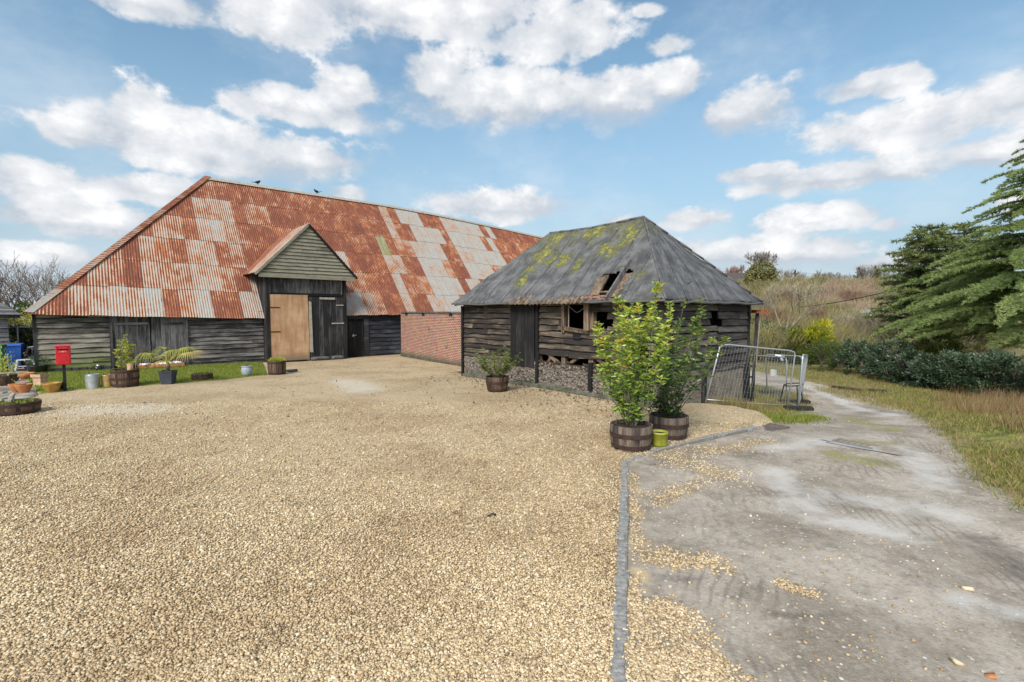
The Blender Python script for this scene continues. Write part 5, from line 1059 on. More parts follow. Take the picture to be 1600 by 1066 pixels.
for th in np.linspace(0, 2*pi, 28, endpoint=False): c_ = Vector(gp(1333, 698)); dd_ = (Vector(b)-Vector(a)).normalized(); nn_ = Vector((-dd_.y, dd_.x, 0)); rr_ = 1+.28*math.sin(3*th+1)+.1*math.sin(5*th); v = c_+dd_*(.5*cos(th)*rr_)+nn_*(.09*sin(th)*rr_); pw.append((v.x, v.y, c_.z+.012))
tag(mesh_np('puddle', pw, [list(range(len(pw)))], 'water'), kind='structure')
# ------------------------------------------------------------------ left background: shed, hedge, rail
q = atY(15, 545, 20.2); e = empty('garden_shed', (q[0], q[1], -.1), radians(47), 'small grey weatherboarded shed with a silvery shingle roof at the far left', 'shed')
mb = MB(); cladding(mb, (-3.2, 0), (1, 0), (0, -1), 0, 3.2, 0, 2.25, .19, wob=.004); cladding(mb, (0, 0), (0, 1), (1, 0), 0, 2.6, 0, 2.25, .19, wob=.004); mb.build('wall', 'wood_shed', e)
mb = MB()
for k in range(6):
    f0, f1 = k/6, (k+1)/6; z0, z1 = 2.22+.48*f0, 2.22+.48*f1+.02; y0, y1 = -.3+1.6*f0, -.3+1.6*f1; x0, x1 = .38-.5*f0, .38-.5*f1
    mb.add([(-3.6, y0, z0+.03), (x0, y0, z0+.03), (x1, y1, z1), (-3.6, y1, z1), (-3.6, y0, z0), (x0, y0, z0)], [(0, 1, 2, 3), (4, 5, 1, 0)]); mb.add([(x0, y0, z0+.03), (x0, 2.6-y0, z0+.03), (x1, 2.6-y1, z1), (x1, y1, z1)], [(0, 1, 2, 3)])
mb.build('roof', 'wood_shed', e)
mb = MB(); mb.box(-3.4, .36, -.28, -.25, 2.08, 2.22); mb.build('fascia', 'wood_black', e)
# ------------------------------------------------------------------ vegetation
def bush(label, loc, r, n, L, Wd, m, group=None, cat='bush', name='bush', clumps=40, spiky=0., parent=None, stem=True, tint_h=.35, csd=.16, bottom=-.75, blade=False, part='foliage'):
    e = parent or empty(name, loc, 0, label, cat, group); r = np.array(r, float)
    c = sphere_pts(clumps); c = c*RNG.uniform(.55, 1.0, (clumps, 1)); c = c[c[:, 2] > bottom]; k = len(c)
    ci = RNG.integers(0, k, n); cs = RNG.uniform(.6, 1.4, k)*csd; P = c[ci]+sphere_pts(n)*(RNG.random((n, 1))**.4)*cs[ci][:, None]; D = P*np.array([1, 1, .8])+(P-c[ci])*3+RNG.normal(0, .35, (n, 3)); D[:, 2] += spiky
    ct = RNG.random(k); tt = .45*ct[ci]+.35*RNG.random(n)+tint_h*(P[:, 2]*.5+.2)*.8; P = P*r+np.array([0, 0, r[2]*.8])
    (blades if blade else leaves)(part, P, D, RNG.uniform(.7, 1.2, n)*L, RNG.uniform(.8, 1.2, n)*Wd, m, e, tt)
    if stem:
        sg = []
        for _ in range(7): a = random.uniform(0, 2*pi); branch(sg, (0, 0, -.1), (cos(a)*.5, sin(a)*.5, 1), r[2]*.9, .035*r[2], 2, .5, .1, 2, rmin=.006)
        segs_mesh('branches', sg, 'bark', e, 4)
    return e
gr = lambda px, Y: ((px-800)/F*Y*1., Y, float(H0((px-800)/F*Y, Y)))
def bare_tree(label, loc, H, r, m, depth=4, spread=.55, up=.2, trunks=1, name='bare_tree', cat='tree', group=None, trunkf=.3, n=4, nb=3, rmin=.008, lean=(0, 0)):
    e = empty(name, loc, 0, label, cat, group); sg = []; tr = []
    for k in range(trunks):
        a = random.uniform(0, 6.3); s = 0 if trunks == 1 else .35; d = Vector((cos(a)*s+lean[0], sin(a)*s+lean[1], 1)).normalized(); p = Vector((0, 0, -.2)); q = p+d*(H*trunkf+.2); tr.append((tuple(p), tuple(q), r, r*.8))
        for _ in range(4): branch(sg, q-d*random.uniform(0, H*trunkf*.3), d+Vector((random.gauss(0, spread), random.gauss(0, spread), .25)), H*.30, r*.6, depth-1, spread, up, nb, rmin=rmin)
    segs_mesh('trunk', tr, m, e, 8); segs_mesh('branches', sg, m, e, n); return e
def conifer(label, loc, H, lbz, m, name, cat='tree', levels=18, per=4, droop=.25, L=.14, Wd=.035, z0=.6, tw=.12, tuft=5, rise=.15, group=None, tz=0.):
    e = empty(name, loc, 0, label, cat, group); tr = []; sg = []; P = []; D = []; Tn = []
    for i in range(8): tr.append(((0, 0, -.3+H*i/8), (0, 0, H*(i+1)/8), .32*(1-i/8)**.9*H/9+.02, .32*(1-(i+1)/8)**.9*H/9+.015))
    for lv in range(levels):
        z = z0+(H-z0)*lv/(levels-.5)
        for k in range(per):
            zz = z+random.uniform(-.2, .2); a = random.uniform(0, 2*pi) if per < 3 else 2*pi*(k+lv*.37)/per+random.uniform(-.35, .35); Lb = float(np.interp(zz, *lbz))*random.uniform(.62, 1.14); pts = []; n = 9
            d = Vector((cos(a), sin(a), 0)); p = Vector((0, 0, zz)); bd = random.uniform(-.12, .12); s_ = d.cross(Vector((0, 0, 1)))
            for i in range(n+1): f = i/n; pts.append(p+d*Lb*f+s_*(bd*Lb*f*f)+Vector((0, 0, Lb*(rise*f*1.6-(droop+rise)*f*f))))
            r0 = .02+.012*Lb
            for i in range(n): sg.append((tuple(pts[i]), tuple(pts[i+1]), r0*(1-.85*i/n), r0*(1-.85*(i+1)/n)))
            bt = random.gauss(0, .12); nt = int(Lb/tw)
            for j in range(nt):
                f = .14+.86*(j+random.random())/nt; i = min(n-1, int(f*n)); q = pts[i].lerp(pts[i+1], f*n-i); w = (1-f)*.55+.16
                tl = min(Lb*.30, 1.15)*w*random.uniform(.6, 1.25)*(1.2 if f < .9 else .7); sd = s_ if j % 2 else -s_; dr = (d*random.uniform(.5, 1.)+sd*random.uniform(.6, 1.)+Vector((0, 0, random.uniform(-.25, .12)))).normalized()
                m_ = max(3, int(tl/.055)); sg.append((tuple(q), tuple(q+dr*tl+Vector((0, 0, -.12*tl))), .006, .003)); u = (np.arange(m_)+.5)/m_
                pp = np.array(q)[None]+np.array(dr)[None]*tl*u[:, None]; pp[:, 2] -= .14*tl*u**2; pp = np.repeat(pp, tuft, 0)+RNG.normal(0, .015, (m_*tuft, 3)); dd = np.array(dr)[None]*.7+RNG.normal(0, .7, (m_*tuft, 3)); dd[:, 2] += .05
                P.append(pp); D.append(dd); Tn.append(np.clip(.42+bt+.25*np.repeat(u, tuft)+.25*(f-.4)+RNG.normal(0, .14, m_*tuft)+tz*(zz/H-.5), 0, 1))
    segs_mesh('trunk', tr, 'bark', e, 9); segs_mesh('branches', sg, 'bark', e, 3); P = np.concatenate(P); D = np.concatenate(D)
    blades('needles', P, D, RNG.uniform(.7, 1.2, len(P))*L, Wd, m, e, np.concatenate(Tn)); return e
# cedar at the right edge, two darker conifers behind it
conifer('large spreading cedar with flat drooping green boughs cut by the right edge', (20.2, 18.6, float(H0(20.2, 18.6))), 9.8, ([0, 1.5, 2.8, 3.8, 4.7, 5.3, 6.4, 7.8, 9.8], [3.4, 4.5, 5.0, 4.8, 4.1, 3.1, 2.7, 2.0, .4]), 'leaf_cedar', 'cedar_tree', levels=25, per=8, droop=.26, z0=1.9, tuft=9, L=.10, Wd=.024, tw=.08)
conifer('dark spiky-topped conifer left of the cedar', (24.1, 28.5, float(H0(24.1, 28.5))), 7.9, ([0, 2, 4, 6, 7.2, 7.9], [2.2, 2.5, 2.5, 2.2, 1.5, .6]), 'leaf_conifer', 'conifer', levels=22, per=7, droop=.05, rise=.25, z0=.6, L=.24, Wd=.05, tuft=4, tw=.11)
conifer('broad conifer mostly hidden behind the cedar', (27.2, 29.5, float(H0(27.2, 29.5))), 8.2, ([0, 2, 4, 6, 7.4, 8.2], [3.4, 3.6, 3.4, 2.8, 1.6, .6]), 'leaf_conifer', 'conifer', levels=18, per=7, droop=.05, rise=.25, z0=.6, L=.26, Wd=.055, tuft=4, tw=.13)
# laurel hedge row, each bush its own
HG = [(1358, 21.0, 1.1, 1.0), (1393, 19.4, 1.0, .80), (1426, 18.2, 1.05, .80), (1462, 17.2, 1.05, .82), (1500, 16.4, 1.1, .82), (1540, 15.8, 1.1, .85), (1583, 15.3, 1.15, .92), (1640, 14.9, 1.2, 1.0)]
hl = ['left end of the blue-green laurel row, a rounded bush with a pointed top', 'second laurel bush from the left end of the row', 'third laurel bush from the left, below the bare brown scrub', 'fourth laurel bush from the left, where the lowest cedar bough begins', 'laurel bush under the tip of the lowest cedar bough', 'laurel bush under the middle of the lowest cedar bough', 'laurel bush near the right edge behind the dry stalks', 'laurel bush cut by the right edge under the cedar']
for (px, Y, rr_, hh_), lb in zip(HG, hl):
    q = gr(px, Y); bush(lb, q, (rr_, rr_*.9, hh_*random.uniform(.85, 1.12)), 3600, .13, .055, 'leaf_hedge', 'laurel bushes along the far side of the track', 'laurel', 'laurel_bush', clumps=int(random.uniform(34, 60)), csd=.17, bottom=-.9)
q = gr(1340, 24.5); bush('low blue-green laurel behind the left end of the row', q, (1.0, 1.0, .8), 2200, .14, .06, 'leaf_hedge', None, 'laurel', 'laurel_bush', clumps=40, csd=.2)
q = gr(1270, 27.); bush('bright golden-yellow conifer bush left of the round green shrub', q, (1.25, 1.1, 1.35), 6000, .20, .05, 'leaf_gold', None, 'conifer bush', 'golden_conifer', clumps=46, spiky=.9, csd=.24, tint_h=1.)
q = gr(1246, 27.4); bush('dark green lower half of conifer growth beside the golden bush', q, (1.0, .9, .95), 2600, .20, .05, 'leaf_juniper', None, 'conifer bush', 'juniper_bush', clumps=30, spiky=.5, csd=.24)
q = gr(1292, 22.5); bush('round mid-green shrub in front of the golden conifer', q, (.75, .7, .78), 3600, .10, .028, 'leaf_juniper', None, 'shrub', 'round_shrub', clumps=50, csd=.22)
for (px, Y, s, lb) in ((1190, 30, 1.3, 'dark evergreen bush seen through the fence, nearer the shed corner'), (1218, 29, 1.25, 'dark evergreen bush behind the pale bare tree'), (1178, 36, 1.6, 'olive bush just right of the shed roof corner')):
    q = gr(px, Y); bush(lb, q, (s, s, s*.95), 2600, .16, .06, 'leaf_ivy' if px == 1178 else 'leaf_hedge', None, 'bush', 'evergreen_bush', csd=.22)
q = gr(1463, 21.5); bush('yellow-green bush between the cedar boughs and the laurels', q, (1.1, .8, 1.15), 3600, .16, .045, 'leaf_gold', None, 'bush', 'conifer_bush', clumps=36, spiky=.7, csd=.24, tint_h=.3)
q = gr(1316, 24.); e = bare_tree('small dark gnarled stump with bare shoots beside the round shrub', q, 1.1, .08, 'bark', 3, .6, trunks=3, name='tree_stump', cat='stump')
# pale bare tree behind the fence and other bare trees
q = gr(1227.5, 29.); bare_tree('pale-barked bare tree standing behind the fence', q, 5.2, .09, 'bark_pale', 4, .5, .22, trunkf=.34, rmin=.009, nb=3)
for (px, Y, H, lb, m_) in ((1205, 44, 3.6, 'thin reddish bare tree left of the pale bare tree', 'twig_red'), (1262, 46, 3.8, 'reddish bare tree behind the golden conifer', 'twig_red'), (1388, 36, 4.2, 'thin pale bare sapling tree left of the dark conifer', 'bark_pale'), (1352, 34, 3.6, 'wispy tan bare tree above the laurel row', 'bark_pale'), (1320, 40, 3.6, 'wispy tan bare tree in the middle of the scrub slope', 'bark_pale'), (1192, 52, 4.6, 'grey bare tree rising behind the shed eave', 'bark_grey'), (1216, 62, 5.0, 'grey bare tree just below the squared ivy tree', 'bark_grey'), (1244, 60, 4.6, 'brown bare tree half way up the slope left of the cable', 'twig_red'), (1284, 64, 4.6, 'grey bare tree below the red-roofed bungalow', 'bark_grey'), (1302, 56, 3.8, 'tan bare tree where the cable crosses the slope', 'bark_pale'), (1336, 60, 4.0, 'brown bare tree left of the low metal-roofed shed', 'twig_red'), (1374, 60, 4.4, 'grey bare tree behind the low metal-roofed shed', 'bark_grey')):
    bare_tree(lb, gr(px, Y), H, .05, m_, 5, .5, .3, trunks=3, trunkf=.15, rmin=.007, nb=2)
# skyline
def sky_tree(px, Y, H, lb, m_='bark_grey', **k): return bare_tree(lb, gr(px, Y), H*.85, .18, m_, 4, .45, .25, trunkf=.3, rmin=.018, **k)
sky_tree(1278, 105, 6.5, 'bare twiggy tree on the skyline left of the red-roofed bungalow'); sky_tree(1292, 112, 6.5, 'bare rounded tree above the red-roofed bungalow'); sky_tree(1312, 110, 6.0, 'small bare tree between the bungalow and the ivy-clad tree')
sky_tree(1226, 100, 6.5, 'bare tree beside the telegraph pole, left side'); sky_tree(1252, 104, 6, 'bare tree beside the telegraph pole, right side'); sky_tree(1137, 120, 9, 'reddish bare tree behind the left gabled house', 'twig_red'); sky_tree(1150, 125, 9, 'reddish bare tree just above the left gabled house roof', 'twig_red')
for (px, Y, H, lb) in ((1340, 100, 5.9, 'ivy-clad bare tree on the skyline, the left of two'), (1366, 100, 6.1, 'ivy-clad bare tree on the skyline, the right of two')):
    q = gr(px, Y); e = bare_tree(lb, q, H+1.8, .2, 'bark_grey', 3, .45, .3, trunkf=.25, rmin=.02, trunks=3); n = 1900
    hh_ = RNG.random(n); k = RNG.integers(0, 4, n); off = np.array([[-.8, 0], [.7, .3], [0, -.5], [.2, .6]])[k]*hh_[:, None]*1.3; P = np.c_[off+RNG.normal(0, .34, (n, 2))*(1.1-hh_[:, None]*.7), hh_*H*(.7+.1*k)]; leaves('ivy', P, sphere_pts(n), .32, .2, 'leaf_ivy', e)
q = gr(1187, 80); q = (q[0], q[1], 3.2); e = empty('clipped_hedge_tree', q, 0, 'tall squared olive-green ivy-covered tree block on the hill with a rounded top', 'tree', None); n = 9000
u = RNG.uniform(-1, 1, (n, 3)); s_ = sphere_pts(n); P = np.where(RNG.random((n, 1)) < .75, np.c_[u[:, 0]*2.5*(1.15-.12*(u[:, 2]+1)), u[:, 1]*1.5, (u[:, 2]+1)*2.9], s_*np.array([1.9, 1.5, 1.5])+np.array([.1, 0, 5.6])); leaves('foliage', P, RNG.normal(0, 1, (n, 3)), .38, .2, 'leaf_olivehedge', e)
sg = []; [branch(sg, (random.uniform(-1.5, 1.5), 0, 5.2), (random.gauss(0, .3), 0, 1), 1.6, .04, 3, .5, .2, 3, rmin=.02) for _ in range(8)]; segs_mesh('branches', sg, 'bark_grey', e, 3); segs_mesh('trunk', [((0, 0, -.3), (0, 0, 5), .25, .12)], 'bark_grey', e, 8)
for (px, Y, r_, lb) in ((1232, 92, 2.2, 'dark evergreen on the hill below the telegraph pole'), (1262, 90, 2.4, 'blue-green evergreen on the hill right of the telegraph pole'), (1275, 84, 1.8, 'small evergreen left of the bungalow'), (1352, 78, 2.0, 'dark evergreen at the foot of the ivy-clad tree'), (1316, 108, 1.2, 'small round evergreen on the skyline')):
    q = gr(px, Y); bush(lb, q, (r_, r_, r_*.85), 2200, .42, .2, 'leaf_ivy', 'evergreens on the hillside', 'evergreen', 'evergreen_tree', csd=.22)
# far-left trees and hedge
q = atY(42, 500, 27.); q = (q[0]-.1, 27., -.2); bare_tree('large bare multi-stemmed tree behind the left end of the barn', q, 5.7, .10, 'bark_grey', 4, .45, .2, trunks=7, trunkf=.34, rmin=.009, nb=2)
q = atY(88, 500, 30.); bare_tree('bare tree just behind the lower end of the barn hip', (q[0], 30., -.2), 5.2, .08, 'bark_grey', 4, .4, .25, trunks=5, trunkf=.3, rmin=.009, nb=2)
q = atY(38, 500, 25.); bush('olive-green bush above the shed roof behind the barn corner', (q[0], 25., .8), (1.3, 1., 1.05), 2600, .13, .05, 'leaf_juniper', None, 'bush', 'bush', csd=.2)
q = atY(44, 500, 22.5); bush('fresh green bush behind the grey rail', (q[0]+.1, 22.5, .6), (1.0, .7, .9), 2400, .12, .05, 'leaf_yellow', None, 'bush', 'bush', csd=.2); bush('dark ivy bank behind the bins and chairs', (q[0], 22., -.2), (1.6, .6, 1.1), 4500, .11, .07, 'leaf_hedge', None, 'ivy', 'ivy_bank', csd=.2, clumps=70)
e = empty('boundary_rail', (q[0], 21.4, -.1), 0, 'thin grey metal rail fence between the shed and the barn', 'fence')
mb = MB(); mb.tube([(-1.6, 0, 1.66), (1.2, 0, 1.66)], .025, 6); mb.build('rail', 'galv', e)
for xx in (-1.2, .6): mb = MB(); mb.tube([(xx, 0, 0), (xx, 0, 1.66)], .03, 6); mb.build('post', 'galv', e)
# ------------------------------------------------------------------ things on the hill
q = gr(1150, 112); e = empty('gabled_house', (q[0], q[1], 3.6), -.35, 'brown-roofed gabled house on the skyline just above the shed roof', 'house')
mb = MB(); mb.add([(-5, 0, 0), (3.2, 0, 0), (3.2, 6, 0), (-5, 6, 0), (-5, 0, 4.2), (3.2, 0, 4.2), (3.2, 6, 4.2), (-5, 6, 4.2), (3.2, 3, 7.6), (-5, 3, 7.6)], [(0, 1, 5, 4), (1, 2, 6, 8, 5), (2, 3, 7, 6), (3, 0, 4, 9, 7)]); wl = mb.build('wall', 'house_wall', e)
mb = MB(); mb.add([(-5.3, -.4, 3.8), (3.5, -.4, 3.8), (3.5, 3, 7.75), (-5.3, 3, 7.75), (3.5, 6.4, 3.8), (-5.3, 6.4, 3.8)], [(0, 1, 2, 3), (3, 2, 4, 5)]); mb.build('roof', 'roof_tile', e)
mb = MB(); mb.beam((3.55, -.4, 3.85), (3.55, 3, 7.8), .12, .25); mb.beam((3.55, 6.4, 3.85), (3.55, 3, 7.8), .12, .25); mb.build('bargeboard', 'sign_white', e)
mb = MB(); mb.box(3.2, 3.24, 2.3, 3.7, 3.6, 4.8); mb.build('window', 'window_dark', e)
q = gr(1305, 100); e = empty('bungalow', (q[0], q[1], q[2]-1.), .25, 'low bungalow with a faded red roof and pale bargeboard on the skyline', 'house')
mb = MB(); mb.add([(-4, 0, 0), (3.5, 0, 0), (3.5, 7, 0), (-4, 7, 0), (-4, 0, 1.7), (3.5, 0, 1.7), (3.5, 7, 1.7), (-4, 7, 1.7), (-.3, 0, 3.5), (-.3, 7, 3.5)], [(0, 1, 5, 8, 4), (1, 2, 6, 5), (3, 0, 4, 7), (2, 3, 7, 9, 6)]); mb.build('wall', 'roof_red', e)
mb = MB(); mb.add([(-4.4, -.4, 1.5), (-.3, -.4, 3.62), (-.3, 7.3, 3.62), (-4.4, 7.3, 1.5), (4., -.4, 1.5), (4., 7.3, 1.5)], [(0, 1, 2, 3), (1, 4, 5, 2)]); mb.build('roof', 'roof_red', e)
mb = MB(); mb.beam((-.3, -.45, 3.6), (4., -.45, 1.5), .08, .16); mb.build('bargeboard', 'lath', e); mb = MB(); mb.box(-2.4, -1., -.03, .0, .5, 1.2); mb.build('window', 'window_dark', e)
q = gr(1362, 50); e = empty('metal_roofed_shed', (q[0], q[1], .72), .0, 'long low shed with a pale metal roof showing above the scrub', 'shed')
mb = MB(); mb.box(-1.3, 1.1, 0, 2.5, 0, 1.45); mb.build('wall', 'window_dark', e); mb = MB(); mb.add([(-1.4, -.1, 1.45), (1.2, -.1, 1.45), (1.2, 2.6, 1.85), (-1.4, 2.6, 1.85), (-1.4, -.1, 1.38), (1.2, -.1, 1.38)], [(0, 1, 2, 3), (4, 5, 1, 0)]); mb.build('roof', 'metal_roof', e)
mb = MB(); mb.box(-1.6, .2, -.6, -.1, 1.05, 1.2); mb.build('white_edge', 'sign_white', e)
q = gr(1239.5, 98); e = empty('telegraph_pole', q, 0, 'dark telegraph pole on the skyline', 'pole'); mb = MB(); mb.tube([(0, 0, -.5), (0, 0, 9.6-q[2]+1.)], [.16, .12], 8); mb.build('shaft', 'wood_black', e); mb = MB(); zt = 10.4-q[2]-.5; mb.beam((-.7, 0, zt), (.7, 0, zt), .08, .08); mb.build('crossarm', 'wood_black', e)
a = Vector((q[0], q[1], 10.2)); b = Vector(atY(1420, 425, 150))
for k, dz_ in enumerate((0, -2.6)):
    pts = [a.lerp(b, i/12)+Vector((0, 0, dz_-1.2*math.sin(pi*i/12))) for i in range(13)]; e = empty('overhead_wire', tuple(pts[0]), 0, ('upper' if k == 0 else 'lower')+' thin wire running right from the telegraph pole', 'wire'); mb = MB(); mb.tube([tuple(p-pts[0]) for p in pts], .02, 4); mb.build('wire', 'cable', e)
a = Vector(atY(1250, 480, 40)); b = Vector(atY(1395, 453.5, 34)); pts = [a.lerp(b, i/14)+Vector((0, 0, -.15*math.sin(pi*i/14))) for i in range(15)]
e = empty('overhead_cable', tuple(pts[0]), 0, 'thick black overhead cable crossing above the scrub to the conifer', 'cable'); mb = MB(); mb.tube([tuple(p-pts[0]) for p in pts], .03, 5); mb.build('cable', 'cable', e)
# ------------------------------------------------------------------ scrub, grass, weeds
def scrub(name, spots, per, L, Wd, m, hr=(1.2, 2.4), rr_=(1., 2.2)):
    P = []; D = []; Tn = []
    for (x, y) in spots:
        z = float(H0(x, y))+.6*float(ss(40, 70, y)); r = random.uniform(*rr_); h = random.uniform(*hr)*(1+.5*float(ss(42, 70, y))); n = per
        f = RNG.random(n)**.6; a = RNG.uniform(0, 2*pi, n); rad = r*np.sqrt(RNG.random(n))*(.35+.65*np.sin(np.clip(f, 0, 1)*pi*.75)); P.append(np.c_[x+rad*np.cos(a), y+rad*np.sin(a), z+f*h*.85]); D.append(np.c_[np.cos(a)*.6+RNG.normal(0, .35, n), np.sin(a)*.6+RNG.normal(0, .35, n), .55+RNG.random(n)]); Tn.append(np.clip(random.uniform(-.2, .25)+RNG.random(n)*.5+.3*f, 0, 1))
    P = np.concatenate(P); D = np.concatenate(D); Tn = np.concatenate(Tn); return tag(blades(name, P, D, RNG.uniform(.5, 1.3, len(P))*L*(1+(P[:, 1]-25)/70), Wd*(1+(P[:, 1]-25)/22), m, None, Tn), kind='stuff')
def spots(n, r0, r1, y0, y1):
    o = []
    while len(o) < n:
        y = y0+(y1-y0)*random.random(); r = random.uniform(r0, r1); o.append((r*y, y))
    return o
sp = spots(420, .50, 1.0, 27, 98); tan_ = []; grn = []; pnk = []
for (x, y) in sp:
    px, py = proj(x, y, float(H0(x, y))+1.)
    if 1325 < px < 1400 and 29 < y < 51: continue
    if 1285 < px < 1350 and y > 52 and y < 76: pnk.append((x, y))
    elif (px < 1300 and random.random() < .6) or random.random() < .35: grn.append((x, y))
    else: tan_.append((x, y))
tan_ += spots(60, .22, .50, 40, 95); grn += spots(40, .22, .50, 45, 95)
scrub('scrub', tan_, 520, .75, .016, 'twigs'); scrub('undergrowth', grn+spots(26, .56, .70, 36, 56), 560, .7, .018, 'twigs_green'); scrub('brambles', pnk+spots(26, .63, .71, 56, 68)+spots(10, .50, .60, 52, 70), 560, .7, .018, 'twigs_pink'); scrub('red_brambles', spots(22, .50, .66, 40, 58), 480, .6, .014, 'twigs_red', (.6, 1.6), (.7, 1.4))
# dark woodland floor behind the hedge and cedar
def field(name, n, xf, hf, Lr, Wd, m, zoff=0., up=1.6, lean=.35, tint=None, kind='stuff'):
    X, Y = xf(n); Z = hf(X, Y)+zoff; D = np.c_[RNG.normal(0, lean, (len(X), 2)), np.full(len(X), 1.)]; return tag(blades(name, np.c_[X, Y, Z], D, RNG.uniform(*Lr, len(X)), Wd, m, None, tint), kind=kind)
def in_lawn(n):
    X = RNG.uniform(-17.8, -8.5, n*3); Y = RNG.uniform(13, 23, n*3); k = (pip(LAWN, X, Y) > .02) & ((X-A[0])*V[0]+(Y-A[1])*V[1] < -.05); return X[k][:n], Y[k][:n]
field('grass', 42000, in_lawn, Hy, (.03, .08), .012, 'grassblade', .02)
def verge(n):
    n2 = n*4; Y = RNG.uniform(3.2, 24, n2)**1.; r = RNG.uniform(.50, 1.35, n2); X = r*Y; sd = pip(TRACK, X, Y); k = (sd < -.12+RNG.normal(0, .18, n2)) & (X > 5.2) & (X < 24); X, Y = X[k], Y[k]
    w = np.array([mnoise.noise(Vector((x*.9, y*.9, 0))) for x, y in zip(X, Y)]); k = w+RNG.uniform(-.35, .35, len(X)) > -.38; return X[k][:n], Y[k][:n]
hf_ = lambda X, Y: H0(X, Y)
field('verge_grass', 60000, verge, hf_, (.04, .16), .011, 'verge', 0., lean=.5)
field('grass_tufts', 30000, verge, hf_, (.04, .12), .012, 'grassblade', 0., lean=.5)
def stalks(n):
    Y = RNG.uniform(5, 15.5, n*4); X = Y*(.80+.42*RNG.random(n*4)**.6); w = np.array([mnoise.noise(Vector((x*.55+9, y*.55, 2))) for x, y in zip(X, Y)]); k = (w+RNG.uniform(-.2, .2, len(X)) > .0) & (pip(TRACK, X, Y) < -.9) & (X > 6.8); return X[k][:n], Y[k][:n]
field('dry_stalks', 6500, stalks, hf_, (.15, .55), .008, 'leaf_dry', 0., lean=.28)
def weeds(px0, py0, px1, py1, n, sp_):
    a = gp(px0, py0); b = gp(px1, py1); f = RNG.random(n); return lambda k: (a[0]+(b[0]-a[0])*f+RNG.normal(0, sp_, n), a[1]+(b[1]-a[1])*f+RNG.normal(0, sp_, n))
for (nm, pa, n, s_, Lr, m_) in (('weeds', (1128, 640, 1168, 646), 2600, .22, (.1, .45), 'verge'), ('weeds', (1150, 655, 1262, 655), 3200, .22, (.05, .2), 'grassblade'), ('weeds', (1180, 628, 1245, 632), 2600, .3, (.04, .15), 'verge'), ('weeds', (1255, 652, 1275, 655), 900, .15, (.04, .12), 'grassblade'), ('weeds', (1300, 608, 1440, 640), 3500, .4, (.03, .12), 'verge')): field(nm, n, weeds(*pa, n, s_), hf_, Lr, .012, m_, 0., lean=.4)
# ------------------------------------------------------------------ loose stones
def stonefield():
    n = 190000; y = 1/(RNG.uniform(1/12., 1/2.3, n)); u = RNG.uniform(-1.2, .25+.6, n); x = u*y*1.
    k = (pip(YARD, x, y) > .0) & (((x-C[0])*V[0]+(y-C[1])*V[1] < -.3) | ((x-C[0])*U[0]+(y-C[1])*U[1] < -.3)); return x[k], y[k]
X, Y = stonefield(); stones_o = stones('gravel', np.c_[X, Y, Hy(X, Y)+RNG.uniform(.0, .012, len(X))], RNG.uniform(.007, .018, len(X))*np.where(RNG.random(len(X)) < .04, 1.6, 1.)*(1+.05*np.maximum(Y-4, 0)), 'gravel_stone', flat=.7); tag(stones_o, kind='stuff')
n = 60000; Y = 1/(RNG.uniform(1/11., 1/2.4, n)); X = RNG.uniform(.15, .95, n)*Y; k = pip(TRACK, X, Y) > .05; X, Y = X[k], Y[k]
gm = ell([(985, 740, 1000, 860, .10), (1010, 700, 1120, 740, .5), (1100, 705, 1190, 690, .4), (1020, 870, 1110, 880, .22), (1040, 960, 1110, 1066, .25), (1010, 985, 1040, 1066, .16), (1225, 915, 1260, 928, .1), (985, 900, 1000, 1066, .10), (1030, 780, 1080, 760, .25)], X, Y)
wn = np.array([mnoise.noise(Vector((x*3.2, y*3.2, 5)))+.5*mnoise.noise(Vector((x*9, y*9, 1))) for x, y in zip(X, Y)]); gm = np.clip(gm+wn*.55, 0, 1)*(gm > .02); k = RNG.random(len(X)) < np.clip(gm**1.5*1.1, .009, 1.); X, Y, gm = X[k], Y[k], gm[k]; o = stones('loose_stones', np.c_[X, Y, H0(X, Y)+.008], RNG.uniform(.008, .022, len(X)), 'gravel_stone', flat=.6); tag(o, kind='stuff')
# a few larger lumps lying on the track and yard
for (px, py, s_, lb, m_) in ((1497, 1038, .06, 'pale crushed stone on the track near the bottom right corner', 'gravel_stone'), (1547, 1058, .05, 'small orange stone at the bottom right corner', 'terracotta'), (1512, 922, .07, 'lone pale pebble on the muddy track', 'gravel_stone'), (768, 806, .06, 'lone dark pebble in the middle of the gravel yard', 'stone_dark')):
    p = gp(px, py) if px > 1000 else (*at(px, py, 0)[:2], 0.); o = stones('pebble', np.array([[0, 0, .0]]), np.array([s_]), m_, None, flat=.4, jit=.4, tint=np.array([.9])); o.location = (p[0], p[1], p[2]+s_*.15); tag(o, lb, 'stone')
# fallen leaves along the shed and the doors
n = 520; f = RNG.random(n); P = np.array([l2w(C, -.15-abs(RNG.normal(0, .9)), v, 0) for v in f*9-.5]); P[:, 2] = Hy(P[:, 0], P[:, 1])+.02; P2 = np.c_[RNG.uniform(-9, 3, 260), RNG.uniform(10, 23, 260), np.zeros(260)]; P2 = P2[(pip(YARD, P2[:, 0], P2[:, 1]) > .3)]; P2[:, 2] = Hy(P2[:, 0], P2[:, 1])+.02; P = np.concatenate([P, P2])
D = RNG.normal(0, 1, (len(P), 3)); D[:, 2] = np.abs(D[:, 2])*.25; tag(leaves('fallen_leaves', P, D, RNG.uniform(.04, .10, len(P)), .04, 'leaflitter', None, up=np.array([[0, 0, 1.]])), kind='stuff')
